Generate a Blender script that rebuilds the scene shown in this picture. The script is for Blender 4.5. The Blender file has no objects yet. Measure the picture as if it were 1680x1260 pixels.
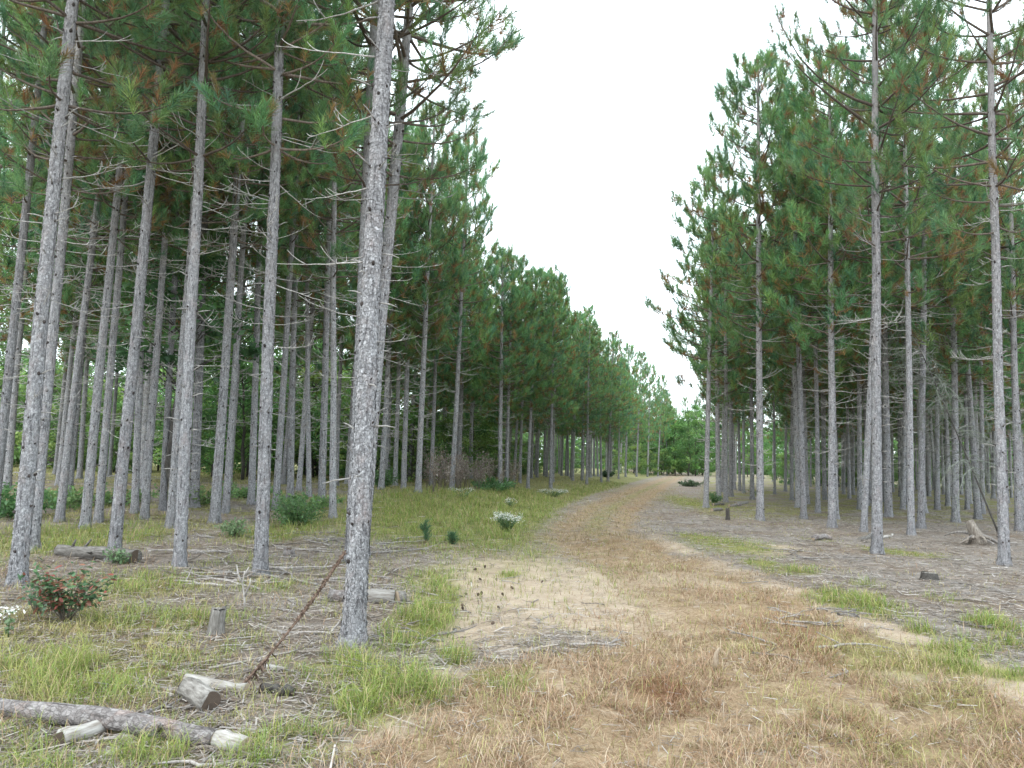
import bpy, math
import numpy as np
from mathutils import Vector, Matrix
rng = np.random.default_rng(11)
sc = bpy.context.scene
COL = sc.collection
PI = math.pi

# ------------------------------------------------------------------ camera frame
FPX = 1213.0; PITCH = math.radians(5.88); ROLL = math.radians(1.6); EYE = np.array([0, 0, 1.6])
fwd = np.array([0, math.cos(PITCH), math.sin(PITCH)])
up0 = np.array([0, -math.sin(PITCH), math.cos(PITCH)]); rt0 = np.array([1., 0, 0])
upv = math.cos(ROLL) * up0 - math.sin(ROLL) * rt0
rtv = math.cos(ROLL) * rt0 + math.sin(ROLL) * up0
cam_d = bpy.data.cameras.new('camera'); cam = bpy.data.objects.new('camera', cam_d); COL.objects.link(cam)
cam_d.lens = 36 * FPX / 1680; cam_d.sensor_width = 36; cam_d.clip_end = 3000; cam_d.clip_start = .05
M = Matrix.Identity(4)
for i in range(3):
    M[i][0] = rtv[i]; M[i][1] = upv[i]; M[i][2] = -fwd[i]; M[i][3] = EYE[i]
cam.matrix_world = M
sc.camera = cam

def ray(px, py):
    return fwd + rtv * (px - 840) / FPX + upv * (630 - py) / FPX
def flat(px, py):
    d = ray(px, py); t = -EYE[2] / d[2]
    return EYE + d * t

# ------------------------------------------------------------------ noise
def vnoise(x, y, seed=0):
    x = np.asarray(x, float); y = np.asarray(y, float)
    xi = np.floor(x).astype(np.int64); yi = np.floor(y).astype(np.int64)
    xf = x - xi; yf = y - yi
    u = xf * xf * (3 - 2 * xf); v = yf * yf * (3 - 2 * yf)
    def h(a, b):
        n = (a * 374761393 + b * 668265263 + seed * 974634777) & 0xFFFFFFFF
        n = ((n ^ (n >> 13)) * 1274126177) & 0xFFFFFFFF
        return ((n ^ (n >> 16)) & 0xFFFF) / 65535.0
    return (h(xi, yi) * (1 - u) + h(xi + 1, yi) * u) * (1 - v) + (h(xi, yi + 1) * (1 - u) + h(xi + 1, yi + 1) * u) * v
def fbm(x, y, seed=0, o=4):
    s = 0; a = .5; n = 0
    for k in range(o):
        s = s + a * vnoise(x * 2 ** k, y * 2 ** k, seed + k * 17); n += a; a *= .5
    return s / n
def smooth(t):
    t = np.clip(t, 0, 1); return t * t * (3 - 2 * t)

# ------------------------------------------------------------------ path edges and terrain
LB = [flat(*p) for p in [(560, 1260), (690, 1180), (830, 1090), (960, 1050), (1010, 985), (950, 930), (890, 900), (880, 870), (930, 835), (980, 812), (1045, 791), (1092, 779)]]
RB = [flat(*p) for p in [(1900, 1250), (1680, 1130), (1450, 1028), (1260, 948), (1130, 905), (1060, 870), (1055, 850), (1080, 826), (1112, 802), (1128, 787), (1140, 779.5)]]
ys = np.concatenate([np.linspace(2, 40, 80), np.linspace(41, 140, 60)])
def edge(pts, y): return np.interp(y, [p[1] for p in pts], [p[0] for p in pts])
def ledge(y): return edge(LB, y)
def redge(y): return edge(RB, y)
def pathx(y): return .5 * (ledge(y) + redge(y))
def ground(x, y):
    x = np.asarray(x, float); y = np.asarray(y, float)
    left = smooth((pathx(y) - 2.0 - x) / 5.0)
    rise = .40 * left * smooth((y - 11) / 15) * (1 - .4 * smooth((y - 60) / 60))
    u = x - pathx(y)
    rut = -.055 * (np.exp(-((u - .8) / .3) ** 2) + np.exp(-((u + .8) / .3) ** 2)) * smooth((60 - y) / 20)
    z = rise + rut + .10 * (fbm(x * .35, y * .35, 3, 3) - .5) + .05 * (fbm(x * 1.7, y * 1.7, 9, 3) - .5)
    return z
def gz(x, y): return float(ground(x, y))
def at(px, py):
    d = ray(px, py); zg = 0.; p = None
    for k in range(25):
        t = (zg - EYE[2]) / d[2]; p = EYE + d * t
        zg = .5 * zg + .5 * gz(p[0], p[1])
    p[2] = gz(p[0], p[1])
    return p

# ------------------------------------------------------------------ mesh accumulation
class Acc:
    def __init__(s): s.v = []; s.t = []; s.m = []; s.c = []; s.sm = []; s.n = 0
    def add(s, v, t, mat=0, col=(1, 1, 1), smooth=True):
        v = np.asarray(v, float).reshape(-1, 3); t = np.asarray(t, np.int64).reshape(-1, 3)
        s.v.append(v); s.t.append(t + s.n); s.n += len(v)
        s.m.append(np.full(len(t), mat, np.int32)); s.sm.append(np.full(len(t), smooth, bool))
        c = np.asarray(col, float)
        if c.ndim == 1: c = np.tile(c, (len(v), 1))
        s.c.append(c)
    def mesh(s, name, mats):
        v = np.concatenate(s.v); t = np.concatenate(s.t); c = np.concatenate(s.c)
        me = bpy.data.meshes.new(name)
        me.vertices.add(len(v)); me.vertices.foreach_set('co', v.astype(np.float32).ravel())
        me.loops.add(len(t) * 3); me.loops.foreach_set('vertex_index', t.astype(np.int32).ravel())
        me.polygons.add(len(t)); me.polygons.foreach_set('loop_start', np.arange(0, len(t) * 3, 3, dtype=np.int32))
        for m in mats: me.materials.append(m)
        me.polygons.foreach_set('material_index', np.concatenate(s.m))
        me.polygons.foreach_set('use_smooth', np.concatenate(s.sm))
        a = me.color_attributes.new('Col', 'FLOAT_COLOR', 'POINT')
        cc = np.ones((len(v), 4), np.float32); cc[:, :3] = c[:, :3]
        a.data.foreach_set('color', cc.ravel())
        me.update(calc_edges=True)
        return me
def link(name, me, parent=None, loc=None, rot=None, scale=None):
    o = bpy.data.objects.new(name, me); COL.objects.link(o)
    if parent is not None: o.parent = parent
    if loc is not None: o.location = loc
    if rot is not None: o.rotation_euler = rot
    if scale is not None: o.scale = scale
    return o
def tag(o, label, cat, group=None, kind=None):
    if label: o['label'] = label
    if cat: o['category'] = cat
    if group: o['group'] = group
    if kind: o['kind'] = kind
    return o
def empty(name, loc, rot=(0, 0, 0)):
    o = bpy.data.objects.new(name, None); COL.objects.link(o); o.location = loc; o.rotation_euler = rot
    o.empty_display_size = .2
    return o
def norm(a): return a / (np.linalg.norm(a, axis=-1, keepdims=True) + 1e-9)
def tube(pts, rad, seg=6, cap=True):
    pts = np.asarray(pts, float); K = len(pts); rad = np.broadcast_to(np.asarray(rad, float), (K,))
    tg = norm(np.gradient(pts, axis=0)); mt = np.abs(tg.mean(0))
    ref = np.eye(3)[int(np.argmin(mt))]
    u = norm(np.cross(tg, ref)); w = np.cross(tg, u)
    a = np.linspace(0, 2 * PI, seg, endpoint=False)
    v = pts[:, None] + rad[:, None, None] * (np.cos(a)[None, :, None] * u[:, None] + np.sin(a)[None, :, None] * w[:, None])
    v = v.reshape(-1, 3)
    i = np.arange(K - 1)[:, None] * seg; j = np.arange(seg)[None, :]; j2 = (j + 1) % seg
    A = (i + j).ravel(); B = (i + j2).ravel(); C = (i + seg + j2).ravel(); D = (i + seg + j).ravel()
    t = np.concatenate([np.stack([A, B, C], 1), np.stack([A, C, D], 1)])
    if cap:
        n = len(v); v = np.concatenate([v, pts[:1], pts[-1:]])
        jj = np.arange(seg); k2 = (jj + 1) % seg; e = (K - 1) * seg
        t = np.concatenate([t, np.stack([np.full(seg, n), k2, jj], 1), np.stack([np.full(seg, n + 1), e + jj, e + k2], 1)])
    return v, t

# ------------------------------------------------------------------ materials
def new_mat(name):
    m = bpy.data.materials.new(name); m.use_nodes = True; nt = m.node_tree; nt.nodes.clear()
    return m, nt, nt.nodes, nt.links
def N(nt, typ, **kw):
    n = nt.nodes.new(typ)
    for k, v in kw.items():
        if k.startswith('i_'): n.inputs[k[2:]].default_value = v
        else: setattr(n, k, v)
    return n
def ramp(nt, src, stops):
    r = nt.nodes.new('ShaderNodeValToRGB'); cr = r.color_ramp
    while len(cr.elements) > 1: cr.elements.remove(cr.elements[-1])
    cr.elements[0].position = stops[0][0]; cr.elements[0].color = (*stops[0][1], 1)
    for p, c in stops[1:]:
        e = cr.elements.new(p); e.color = (*c, 1)
    nt.links.new(src, r.inputs[0]); return r.outputs[0]
def mixc(nt, fac, a, b, blend='MIX'):
    m = nt.nodes.new('ShaderNodeMix'); m.data_type = 'RGBA'; m.blend_type = blend
    for s, val in ((0, fac), (6, a), (7, b)):
        if hasattr(val, 'is_linked'): nt.links.new(val, m.inputs[s])
        elif s == 0: m.inputs[0].default_value = val
        else: m.inputs[s].default_value = (*val, 1)
    return m.outputs[2]
def math_n(nt, op, a, b=None, c=None):
    m = nt.nodes.new('ShaderNodeMath'); m.operation = op
    for s, val in ((0, a), (1, b), (2, c)):
        if val is None: continue
        if hasattr(val, 'is_linked'): nt.links.new(val, m.inputs[s])
        else: m.inputs[s].default_value = val
    return m.outputs[0]
def principled(nt, color, rough=.85, bump=None, bstr=.5, bdist=.01, spec=.2):
    b = nt.nodes.new('ShaderNodeBsdfPrincipled'); o = nt.nodes.new('ShaderNodeOutputMaterial')
    if hasattr(color, 'is_linked'): nt.links.new(color, b.inputs['Base Color'])
    else: b.inputs['Base Color'].default_value = (*color, 1)
    b.inputs['Roughness'].default_value = rough; b.inputs['Specular IOR Level'].default_value = spec
    if bump is not None:
        bp = nt.nodes.new('ShaderNodeBump'); bp.inputs['Strength'].default_value = bstr; bp.inputs['Distance'].default_value = bdist
        nt.links.new(bump, bp.inputs['Height']); nt.links.new(bp.outputs[0], b.inputs['Normal'])
    nt.links.new(b.outputs[0], o.inputs[0]); return b
def noise(nt, vec, scale, detail=4, rough=.6):
    n = N(nt, 'ShaderNodeTexNoise', i_Scale=scale, i_Detail=detail, i_Roughness=rough)
    if vec is not None: nt.links.new(vec, n.inputs['Vector'])
    return n.outputs[0]

def leaf_mat(name, trans=.35, rough=.6):
    m, nt, nd, lk = new_mat(name)
    a = N(nt, 'ShaderNodeAttribute', attribute_name='Col')
    d = nd.new('ShaderNodeBsdfDiffuse'); t = nd.new('ShaderNodeBsdfTranslucent'); g = nd.new('ShaderNodeBsdfGlossy')
    g.inputs['Roughness'].default_value = .45; g.inputs['Color'].default_value = (.8, .85, .9, 1)
    mx = nd.new('ShaderNodeMixShader'); mx.inputs[0].default_value = trans
    m2 = nd.new('ShaderNodeMixShader'); m2.inputs[0].default_value = .035
    o = nd.new('ShaderNodeOutputMaterial')
    oi = nd.new('ShaderNodeObjectInfo')
    hs = nd.new('ShaderNodeHueSaturation')
    lk.new(math_n(nt, 'MULTIPLY_ADD', oi.outputs['Random'], .03, .485), hs.inputs['Hue'])
    lk.new(math_n(nt, 'MULTIPLY_ADD', oi.outputs['Random'], .35, .83), hs.inputs['Value'])
    lk.new(a.outputs['Color'], hs.inputs['Color'])
    lk.new(hs.outputs[0], d.inputs['Color']); lk.new(hs.outputs[0], t.inputs['Color'])
    lk.new(d.outputs[0], mx.inputs[1]); lk.new(t.outputs[0], mx.inputs[2])
    lk.new(mx.outputs[0], m2.inputs[1]); lk.new(g.outputs[0], m2.inputs[2]); lk.new(m2.outputs[0], o.inputs[0])
    return m
NEEDLE = leaf_mat('pine_needles', .55)
LEAF = leaf_mat('broad_leaves', .4)
GRASS = leaf_mat('grass_blades', .35)
STRAW = leaf_mat('straw_blades', .25)

def bark_mat(name, c_dark, c_mid, c_light, upper, scale=26, zs=.5, bstr=.8, top=8.0):
    m, nt, nd, lk = new_mat(name)
    tc = nd.new('ShaderNodeTexCoord'); oi = nd.new('ShaderNodeObjectInfo')
    mp = nd.new('ShaderNodeVectorMath'); mp.operation = 'MULTIPLY'; mp.inputs[1].default_value = (1, 1, zs)
    ad = nd.new('ShaderNodeVectorMath'); ad.operation = 'ADD'
    cb = nd.new('ShaderNodeCombineXYZ')
    r = math_n(nt, 'MULTIPLY', oi.outputs['Random'], 37.)
    for k in range(3): lk.new(r, cb.inputs[k])
    lk.new(tc.outputs['Object'], mp.inputs[0]); lk.new(mp.outputs[0], ad.inputs[0]); lk.new(cb.outputs[0], ad.inputs[1])
    vec = ad.outputs[0]
    n0 = N(nt, 'ShaderNodeTexNoise', i_Scale=14., i_Detail=5.); lk.new(vec, n0.inputs['Vector'])
    wv = nd.new('ShaderNodeVectorMath'); wv.operation = 'MULTIPLY_ADD'; wv.inputs[1].default_value = (.10, .10, .04)
    lk.new(n0.outputs['Color'], wv.inputs[0]); lk.new(vec, wv.inputs[2])
    v1 = N(nt, 'ShaderNodeTexVoronoi', i_Scale=float(scale)); lk.new(wv.outputs[0], v1.inputs['Vector'])
    v2 = N(nt, 'ShaderNodeTexVoronoi', feature='DISTANCE_TO_EDGE', i_Scale=float(scale)); lk.new(wv.outputs[0], v2.inputs['Vector'])
    sp = nd.new('ShaderNodeSeparateColor'); lk.new(v1.outputs['Color'], sp.inputs[0])
    fine = noise(nt, vec, 90, 4, .7); big = noise(nt, vec, 2.2, 3, .6)
    plate = ramp(nt, math_n(nt, 'ADD', math_n(nt, 'MULTIPLY', sp.outputs[0], .6), math_n(nt, 'MULTIPLY', fine, .4)), [(.15, c_dark), (.5, c_mid), (.85, c_light)])
    crack = math_n(nt, 'SMOOTH_MIN', math_n(nt, 'MULTIPLY', v2.outputs['Distance'], 6.), 1., .4)
    med = noise(nt, vec, 34, 5, .75)
    plate = mixc(nt, .45, plate, ramp(nt, med, [(.3, c_dark), (.5, c_mid), (.68, c_light)]))
    c = mixc(nt, math_n(nt, 'MULTIPLY', math_n(nt, 'SUBTRACT', 1., crack), math_n(nt, 'MULTIPLY', med, .9)), plate, tuple(x * .5 for x in c_dark))
    c = mixc(nt, math_n(nt, 'MULTIPLY', big, .25), c, c_mid)
    c = mixc(nt, math_n(nt, 'MULTIPLY', math_n(nt, 'MAXIMUM', math_n(nt, 'SUBTRACT', noise(nt, vec, 5.5, 5, .7), .5), 0.), 2.2), c, (upper[0] * 1.12, upper[1] * .98, upper[2] * .95))
    sx = nd.new('ShaderNodeSeparateXYZ'); lk.new(tc.outputs['Object'], sx.inputs[0])
    hfac = math_n(nt, 'MULTIPLY', math_n(nt, 'MINIMUM', math_n(nt, 'MAXIMUM', math_n(nt, 'DIVIDE', math_n(nt, 'SUBTRACT', sx.outputs[2], 2.5), top), 0.), 1.), .8)
    c = mixc(nt, hfac, c, upper)
    low = math_n(nt, 'MULTIPLY', math_n(nt, 'MAXIMUM', math_n(nt, 'SUBTRACT', 1., math_n(nt, 'MULTIPLY', sx.outputs[2], 1.6)), 0.), .45)
    c = mixc(nt, low, c, tuple(x * .6 for x in c_mid))
    vs = nd.new('ShaderNodeVectorMath'); vs.operation = 'MULTIPLY'; vs.inputs[1].default_value = (1, 1, .22); lk.new(vec, vs.inputs[0])
    fur = noise(nt, vs.outputs[0], 30, 4, .7); pat = noise(nt, vec, 3.3, 4, .65)
    c = mixc(nt, math_n(nt, 'MINIMUM', math_n(nt, 'MULTIPLY', math_n(nt, 'MAXIMUM', math_n(nt, 'SUBTRACT', .47, fur), 0.), 7.), .75), c, tuple(x * .55 for x in c_dark))
    hs = nd.new('ShaderNodeHueSaturation'); lk.new(c, hs.inputs['Color'])
    lk.new(math_n(nt, 'ADD', math_n(nt, 'MULTIPLY_ADD', oi.outputs['Random'], .33, .74), math_n(nt, 'MULTIPLY', pat, .5)), hs.inputs['Value'])
    h = math_n(nt, 'ADD', math_n(nt, 'MULTIPLY', crack, .2), math_n(nt, 'ADD', math_n(nt, 'MULTIPLY', sp.outputs[1], .55), math_n(nt, 'ADD', math_n(nt, 'MULTIPLY', fine, .45), math_n(nt, 'MULTIPLY', med, .6))))
    principled(nt, hs.outputs[0], .9, h, bstr, .02)
    return m
BARK = bark_mat('grey_pine_bark', (.10, .097, .105), (.32, .32, .335), (.60, .605, .63), (.29, .265, .26), scale=38, zs=.75)
LOGBARK = bark_mat('flaky_log_bark', (.11, .095, .09), (.26, .24, .235), (.46, .44, .435), (.3, .2, .15), scale=30, zs=.8, bstr=1., top=40)
DKBARK = bark_mat('dark_bark', (.05, .045, .042), (.09, .085, .078), (.15, .14, .13), (.09, .08, .07))

def wood_mat(name, a, b, c, sc_=(40, 40, 3)):
    m, nt, nd, lk = new_mat(name)
    tc = nd.new('ShaderNodeTexCoord'); oi = nd.new('ShaderNodeObjectInfo')
    mp = nd.new('ShaderNodeMapping'); mp.inputs['Scale'].default_value = sc_; lk.new(tc.outputs['Object'], mp.inputs[0])
    cb = nd.new('ShaderNodeCombineXYZ'); r = math_n(nt, 'MULTIPLY', oi.outputs['Random'], 50.)
    for k in range(3): lk.new(r, cb.inputs[k])
    lk.new(cb.outputs[0], mp.inputs['Location'])
    n = noise(nt, mp.outputs[0], 1., 5, .65)
    c_ = ramp(nt, n, [(.3, a), (.5, b), (.68, c)])
    hs = nd.new('ShaderNodeHueSaturation'); lk.new(c_, hs.inputs['Color'])
    lk.new(math_n(nt, 'MULTIPLY_ADD', oi.outputs['Random'], .6, .7), hs.inputs['Value'])
    principled(nt, hs.outputs[0], .85, n, .5, .006)
    return m
DEAD = wood_mat('weathered_dead_wood', (.15, .135, .125), (.26, .24, .225), (.39, .37, .35))
DEADB = wood_mat('pale_dead_branch', (.18, .17, .16), (.34, .325, .31), (.50, .485, .47))
TWIG = wood_mat('brown_grey_twig', (.10, .085, .07), (.19, .165, .14), (.32, .29, .26))
PALE = wood_mat('pale_barkless_wood', (.17, .145, .12), (.31, .295, .275), (.43, .42, .40), (45, 45, 7))
GREYW = wood_mat('grey_old_wood', (.07, .062, .055), (.165, .155, .142), (.27, .258, .242), (45, 45, 9))
MULL = wood_mat('dead_brown_stalk', (.05, .033, .026), (.12, .082, .062), (.22, .16, .125), (60, 60, 25))
LIMB = wood_mat('live_limb_bark', (.07, .058, .05), (.13, .105, .09), (.21, .165, .135))
KNOT = wood_mat('dark_branch_knot', (.025, .02, .02), (.05, .042, .04), (.10, .085, .08))
CONEM = wood_mat('pine_cone_scales', (.06, .042, .033), (.13, .095, .075), (.22, .17, .14), (120, 120, 120))
LICHEN = wood_mat('lichen_grey_twig', (.11, .122, .10), (.21, .23, .195), (.34, .36, .32))

def cut_mat(name, a, b, dark):
    m, nt, nd, lk = new_mat(name)
    tc = nd.new('ShaderNodeTexCoord')
    w = N(nt, 'ShaderNodeTexWave', wave_type='RINGS', rings_direction='Z', i_Scale=42., i_Distortion=2.5, i_Detail=3.); lk.new(tc.outputs['Object'], w.inputs['Vector'])
    n = noise(nt, tc.outputs['Object'], 22, 5)
    c = mixc(nt, w.outputs['Fac'], a, b); c = mixc(nt, math_n(nt, 'MULTIPLY', n, .9), c, dark)
    principled(nt, c, .9, n, .4, .01); return m
CUTPALE = cut_mat('pale_cut_wood', (.42, .34, .25), (.52, .44, .34), (.2, .15, .11))
CUTDARK = cut_mat('dark_cut_wood', (.10, .075, .06), (.17, .13, .10), (.04, .03, .025))
CUTGREY = cut_mat('grey_cut_wood', (.27, .25, .22), (.36, .34, .31), (.12, .11, .10))

# ground
def ground_mat():
    m, nt, nd, lk = new_mat('forest_ground')
    geo = nd.new('ShaderNodeNewGeometry'); pos = geo.outputs['Position']
    a = N(nt, 'ShaderNodeAttribute', attribute_name='Mask'); s = nd.new('ShaderNodeSeparateColor'); lk.new(a.outputs['Color'], s.inputs[0])
    sand, thatch, green, rust = s.outputs[0], s.outputs[1], s.outputs[2], a.outputs['Alpha']
    n1 = noise(nt, pos, 3., 6, .65); n2 = noise(nt, pos, 24., 5, .7); n3 = noise(nt, pos, 110., 4, .75)
    n4 = noise(nt, pos, .5, 4, .6)
    def st(f, x): return math_n(nt, 'MINIMUM', math_n(nt, 'MAXIMUM', math_n(nt, 'MULTIPLY_ADD', f, x[0], x[1]), 0.), 1.)
    mm = math_n(nt, 'ADD', math_n(nt, 'MULTIPLY', n2, .5), math_n(nt, 'MULTIPLY', n3, .5))
    litter = ramp(nt, mm, [(.33, (.11, .096, .085)), (.47, (.255, .228, .203)), (.55, (.345, .313, .286)), (.66, (.49, .455, .425))])
    litter2 = ramp(nt, mm, [(.33, (.09, .07, .055)), (.5, (.24, .185, .14)), (.66, (.40, .325, .26))])
    litter = mixc(nt, st(n4, (4., -1.7)), litter, litter2)
    sandc = ramp(nt, mm, [(.32, (.30, .225, .16)), (.48, (.48, .39, .295)), (.65, (.62, .525, .42))])
    that = ramp(nt, mm, [(.33, (.14, .088, .05)), (.48, (.31, .225, .14)), (.64, (.50, .395, .27))])
    rustc = ramp(nt, mm, [(.33, (.07, .032, .015)), (.5, (.19, .095, .045)), (.66, (.34, .20, .11))])
    grn = ramp(nt, mm, [(.33, (.10, .10, .035)), (.5, (.24, .245, .085)), (.66, (.38, .36, .17))])
    def key(f): return st(math_n(nt, 'ADD', f, math_n(nt, 'MULTIPLY', math_n(nt, 'SUBTRACT', n2, .5), .9)), (2.2, -.6))
    c = mixc(nt, key(thatch), litter, that)
    c = mixc(nt, key(rust), c, rustc)
    c = mixc(nt, key(sand), c, sandc)
    c = mixc(nt, key(green), c, grn)
    c = mixc(nt, st(n1, (1.2, -.45)), c, tuple([.30, .25, .2]), 'MULTIPLY')
    principled(nt, c, .95, math_n(nt, 'ADD', n2, math_n(nt, 'MULTIPLY', n3, .6)), .75, .03, .1)
    return m
GROUND = ground_mat()

# ------------------------------------------------------------------ ground cover masks (all in world space)
def blob(cx, cy, rx, ry, s=1.):
    p = at(cx, cy); d = p[1]
    q0 = at(cx, cy - ry); q1 = at(cx, cy + ry)
    return (p[0], .5 * (q0[1] + q1[1]), max(rx / FPX * d, .12), max(.5 * abs(q0[1] - q1[1]), .12), s)
G_BL = [blob(*b) for b in [(760, 850, 170, 46, 1.3), (860, 818, 70, 16), (680, 870, 110, 30, 1.1), (820, 880, 60, 26, 1.), (700, 1005, 45, 65, .95), (545, 1105, 75, 28), (600, 1140, 130, 40, .85), (820, 1112, 50, 18, .8),
    (190, 1120, 150, 36), (60, 1090, 90, 40, .8), (270, 1020, 150, 26, .75), (60, 885, 120, 40, .8), (640, 850, 60, 22), (1195, 895, 75, 14, .8), (1300, 936, 40, 7, .8), (1403, 992, 45, 18), (1380, 985, 30, 10),
    (1550, 1068, 55, 13, .8), (1585, 1097, 60, 12, .8), (1630, 1027, 30, 9), (1500, 910, 40, 5, .8), (1455, 905, 35, 6, .8), (745, 1078, 25, 18, .9), (700, 950, 45, 40, .8), (470, 870, 70, 22, .9), (450, 965, 50, 14, .8),
    (390, 1055, 35, 16, .9), (1650, 1107, 40, 10, .8), (1510, 1038, 14, 7, .8), (1085, 815, 45, 18, .9), (1160, 830, 60, 7, .8), (300, 1240, 160, 30, .9), (90, 1235, 110, 40, .85), (460, 1230, 90, 30, .7),
    (1590, 1055, 14, 7, .8), (1660, 1058, 22, 8, .9), (1250, 925, 30, 6, .9), (1150, 885, 40, 8, .8), (1480, 1012, 16, 6, .8), (1420, 960, 18, 5, .7), (1610, 1065, 14, 6, .8), (150, 890, 90, 30, .8), (240, 960, 90, 22, .8), (380, 930, 60, 15, .6), (620, 945, 25, 12, .7), (835, 945, 18, 8, .8), (1560, 985, 30, 6, .5), (560, 985, 35, 12, .6), (330, 1050, 60, 14, .7),
    (1340, 885, 30, 4, .5), (870, 870, 60, 25, .8), (580, 1010, 40, 20, .5)]]
Y_BL = [blob(*b) for b in [(1470, 1080, 110, 40, .9), (1560, 1160, 90, 50, .5), (1370, 1170, 110, 30, .5), (1230, 1060, 60, 20, .5), (130, 1000, 160, 40, .7), (1450, 1230, 140, 30, .6), (1000, 840, 60, 25, .5), (860, 890, 70, 25, .7)]]
R_BL = [blob(*b) for b in [(1070, 1140, 70, 55), (1330, 1068, 65, 25), (1310, 1030, 55, 14, .8), (1400, 1215, 130, 35, .9), (960, 1015, 40, 9, .8), (985, 885, 70, 25, .8), (1050, 835, 40, 16, .7), (1640, 1180, 60, 40, .7), (1220, 935, 60, 9, .8), (1090, 900, 60, 14, .7), (1180, 1120, 50, 30, .6), (1010, 1200, 70, 40, .6), (1300, 990, 40, 9, .8)]]
S_BL = [blob(*b) for b in [(870, 975, 150, 62, 1.15), (800, 1035, 90, 32, 1.), (980, 1000, 110, 22, .75), (650, 1190, 70, 25, .7), (1260, 905, 60, 6, .7), (1280, 898, 30, 4, .9), (700, 1110, 60, 20, .7), (1500, 1110, 60, 14, .7), (1100, 1040, 60, 12, .5), (560, 1230, 60, 20, .6), (1120, 950, 90, 15, .6)]]
C_BL = [blob(*b) for b in [(400, 1122, 105, 30), (335, 1165, 60, 22), (455, 1140, 60, 18), (600, 985, 80, 20), (570, 920, 150, 38), (500, 1030, 100, 40, .9), (250, 1000, 60, 18, .7), (355, 1040, 25, 16), (160, 922, 90, 12, .8), (150, 1235, 60, 14, .7), (330, 920, 90, 30, .7), (400, 985, 60, 25, .6), (90, 1060, 80, 18, .5), (380, 1235, 40, 12, .8), (1000, 880, 20, 5, .1)]]
S_LN = [flat(*p)[:2] for p in [(1055, 868), (1130, 905), (1190, 928), (1260, 952), (1330, 980), (1450, 1030), (1560, 1080), (1680, 1130), (1800, 1180)]]
def field(bl, x, y):
    r = np.zeros_like(x)
    for cx, cy, rx, ry, s in bl:
        q = ((x - cx) / rx) ** 2 + ((y - cy) / ry) ** 2
        r = np.maximum(r, s * np.exp(-.62 * q))
    return r
def pl_dist(pts, x, y):
    d = np.full_like(x, 1e9)
    for a, b in zip(pts[:-1], pts[1:]):
        ab = b - a; t = np.clip(((x - a[0]) * ab[0] + (y - a[1]) * ab[1]) / (ab @ ab), 0, 1)
        d = np.minimum(d, np.hypot(x - a[0] - t * ab[0], y - a[1] - t * ab[1]))
    return d
def masks(x, y):
    n = fbm(x * 1.3, y * 1.3, 21); n2 = fbm(x * 5, y * 5, 33, 3)
    w = (n - .5) * 1.2
    le, re = ledge(y), redge(y)
    sc_ = .35 + .03 * y
    ins = smooth((x - le + w) / sc_ * .5 + .5) * smooth((re - x + w) / sc_ * .5 + .5)
    sand = field(S_BL, x, y) * (.55 + .9 * n)
    sand = np.maximum(sand, smooth(1.2 - pl_dist(S_LN, x, y) / (.18 + .45 * n)) * (.35 + .9 * n2) * (.6 + .6 * smooth((fbm(x * .9 + 5, y * .9, 61, 2) - .35) * 5)) * (1 - .5 * smooth((y - 11) / 6)))
    sand = np.maximum(sand, .55 * ins * smooth((n2 - .5) * 3.5) * (y < 40))
    sand = np.maximum(sand, smooth(1 - np.abs(y - 118) / 6) * smooth(1.5 - np.abs(x - 25) / 9))
    green = field(G_BL, x, y) * (.65 + .8 * n) * (.65 + .7 * n2)
    yel = field(Y_BL, x, y) * (.55 + .8 * n)
    clr = 1 - .92 * np.clip(field(C_BL, x, y) * 1.3, 0, 1); yel = yel * clr; green = green * (clr * .6 + .4)
    rust = field(R_BL, x, y) * (.15 + 1.0 * n) * (.3 + .9 * n2) * ins
    u = x - .5 * (le + re)
    track = np.exp(-((np.abs(u) - .8) / .35) ** 2) * smooth((y - 12) / 8)
    rust = np.maximum(rust, .28 * track * ins * (.4 + .9 * n2))
    lf = smooth((le - x) / 1.5) * smooth((y - 11) / 6)
    bank = smooth((le - x + .3) / .8) * smooth((y - 13) / 4) * smooth((le - 7 - x + 9 + 4 * n) / 3)
    rf = smooth((x - re - .5) / 2.) * smooth((y - 17 - 6 * n2) / 7)
    farl = np.maximum(lf * smooth((n - .36 + .3 * smooth((y - 24) / 10)) * 5), rf * smooth((n - .33) * 5))
    green = np.maximum(green, bank * smooth((1 - (le - x) / 6.5)) * (.55 + .6 * n))
    yel = np.maximum(yel, .8 * farl)
    lg = smooth((le - 1 - x) / 2) * smooth((9.5 - y) / 3) * smooth((n - .40) * 6)
    yel = np.maximum(yel, .95 * lg * smooth((-1.5 - x) / 1.0) * clr)
    yel = np.maximum(yel, ins * smooth((y - 16) / 6) * .5 * smooth((n - .4) * 5) * (1 - track))
    far_ = smooth((y - 10) / 10); thatch = ins * (1 - far_ * (.30 + .35 * smooth((n2 - .4) * 4)) * (1 - .6 * track))
    mid_ = np.exp(-(u / .38) ** 2) + np.exp(-((np.abs(u) - 1.55) / .35) ** 2); yel = np.maximum(yel, ins * far_ * (.35 + .55 * np.clip(mid_, 0, 1)) * (.45 + .9 * n2) * (1 - .7 * track))
    cut = 1 - .85 * ins * smooth((y - 12) / 4); green = green * cut; yel = yel * (1 - .2 * ins * smooth((y - 12) / 4))
    return dict(sand=np.clip(sand, 0, 1), green=np.clip(green, 0, 1), yel=np.clip(yel, 0, 1), rust=np.clip(rust, 0, 1), thatch=np.clip(thatch, 0, 1), n=n, n2=n2)

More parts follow.
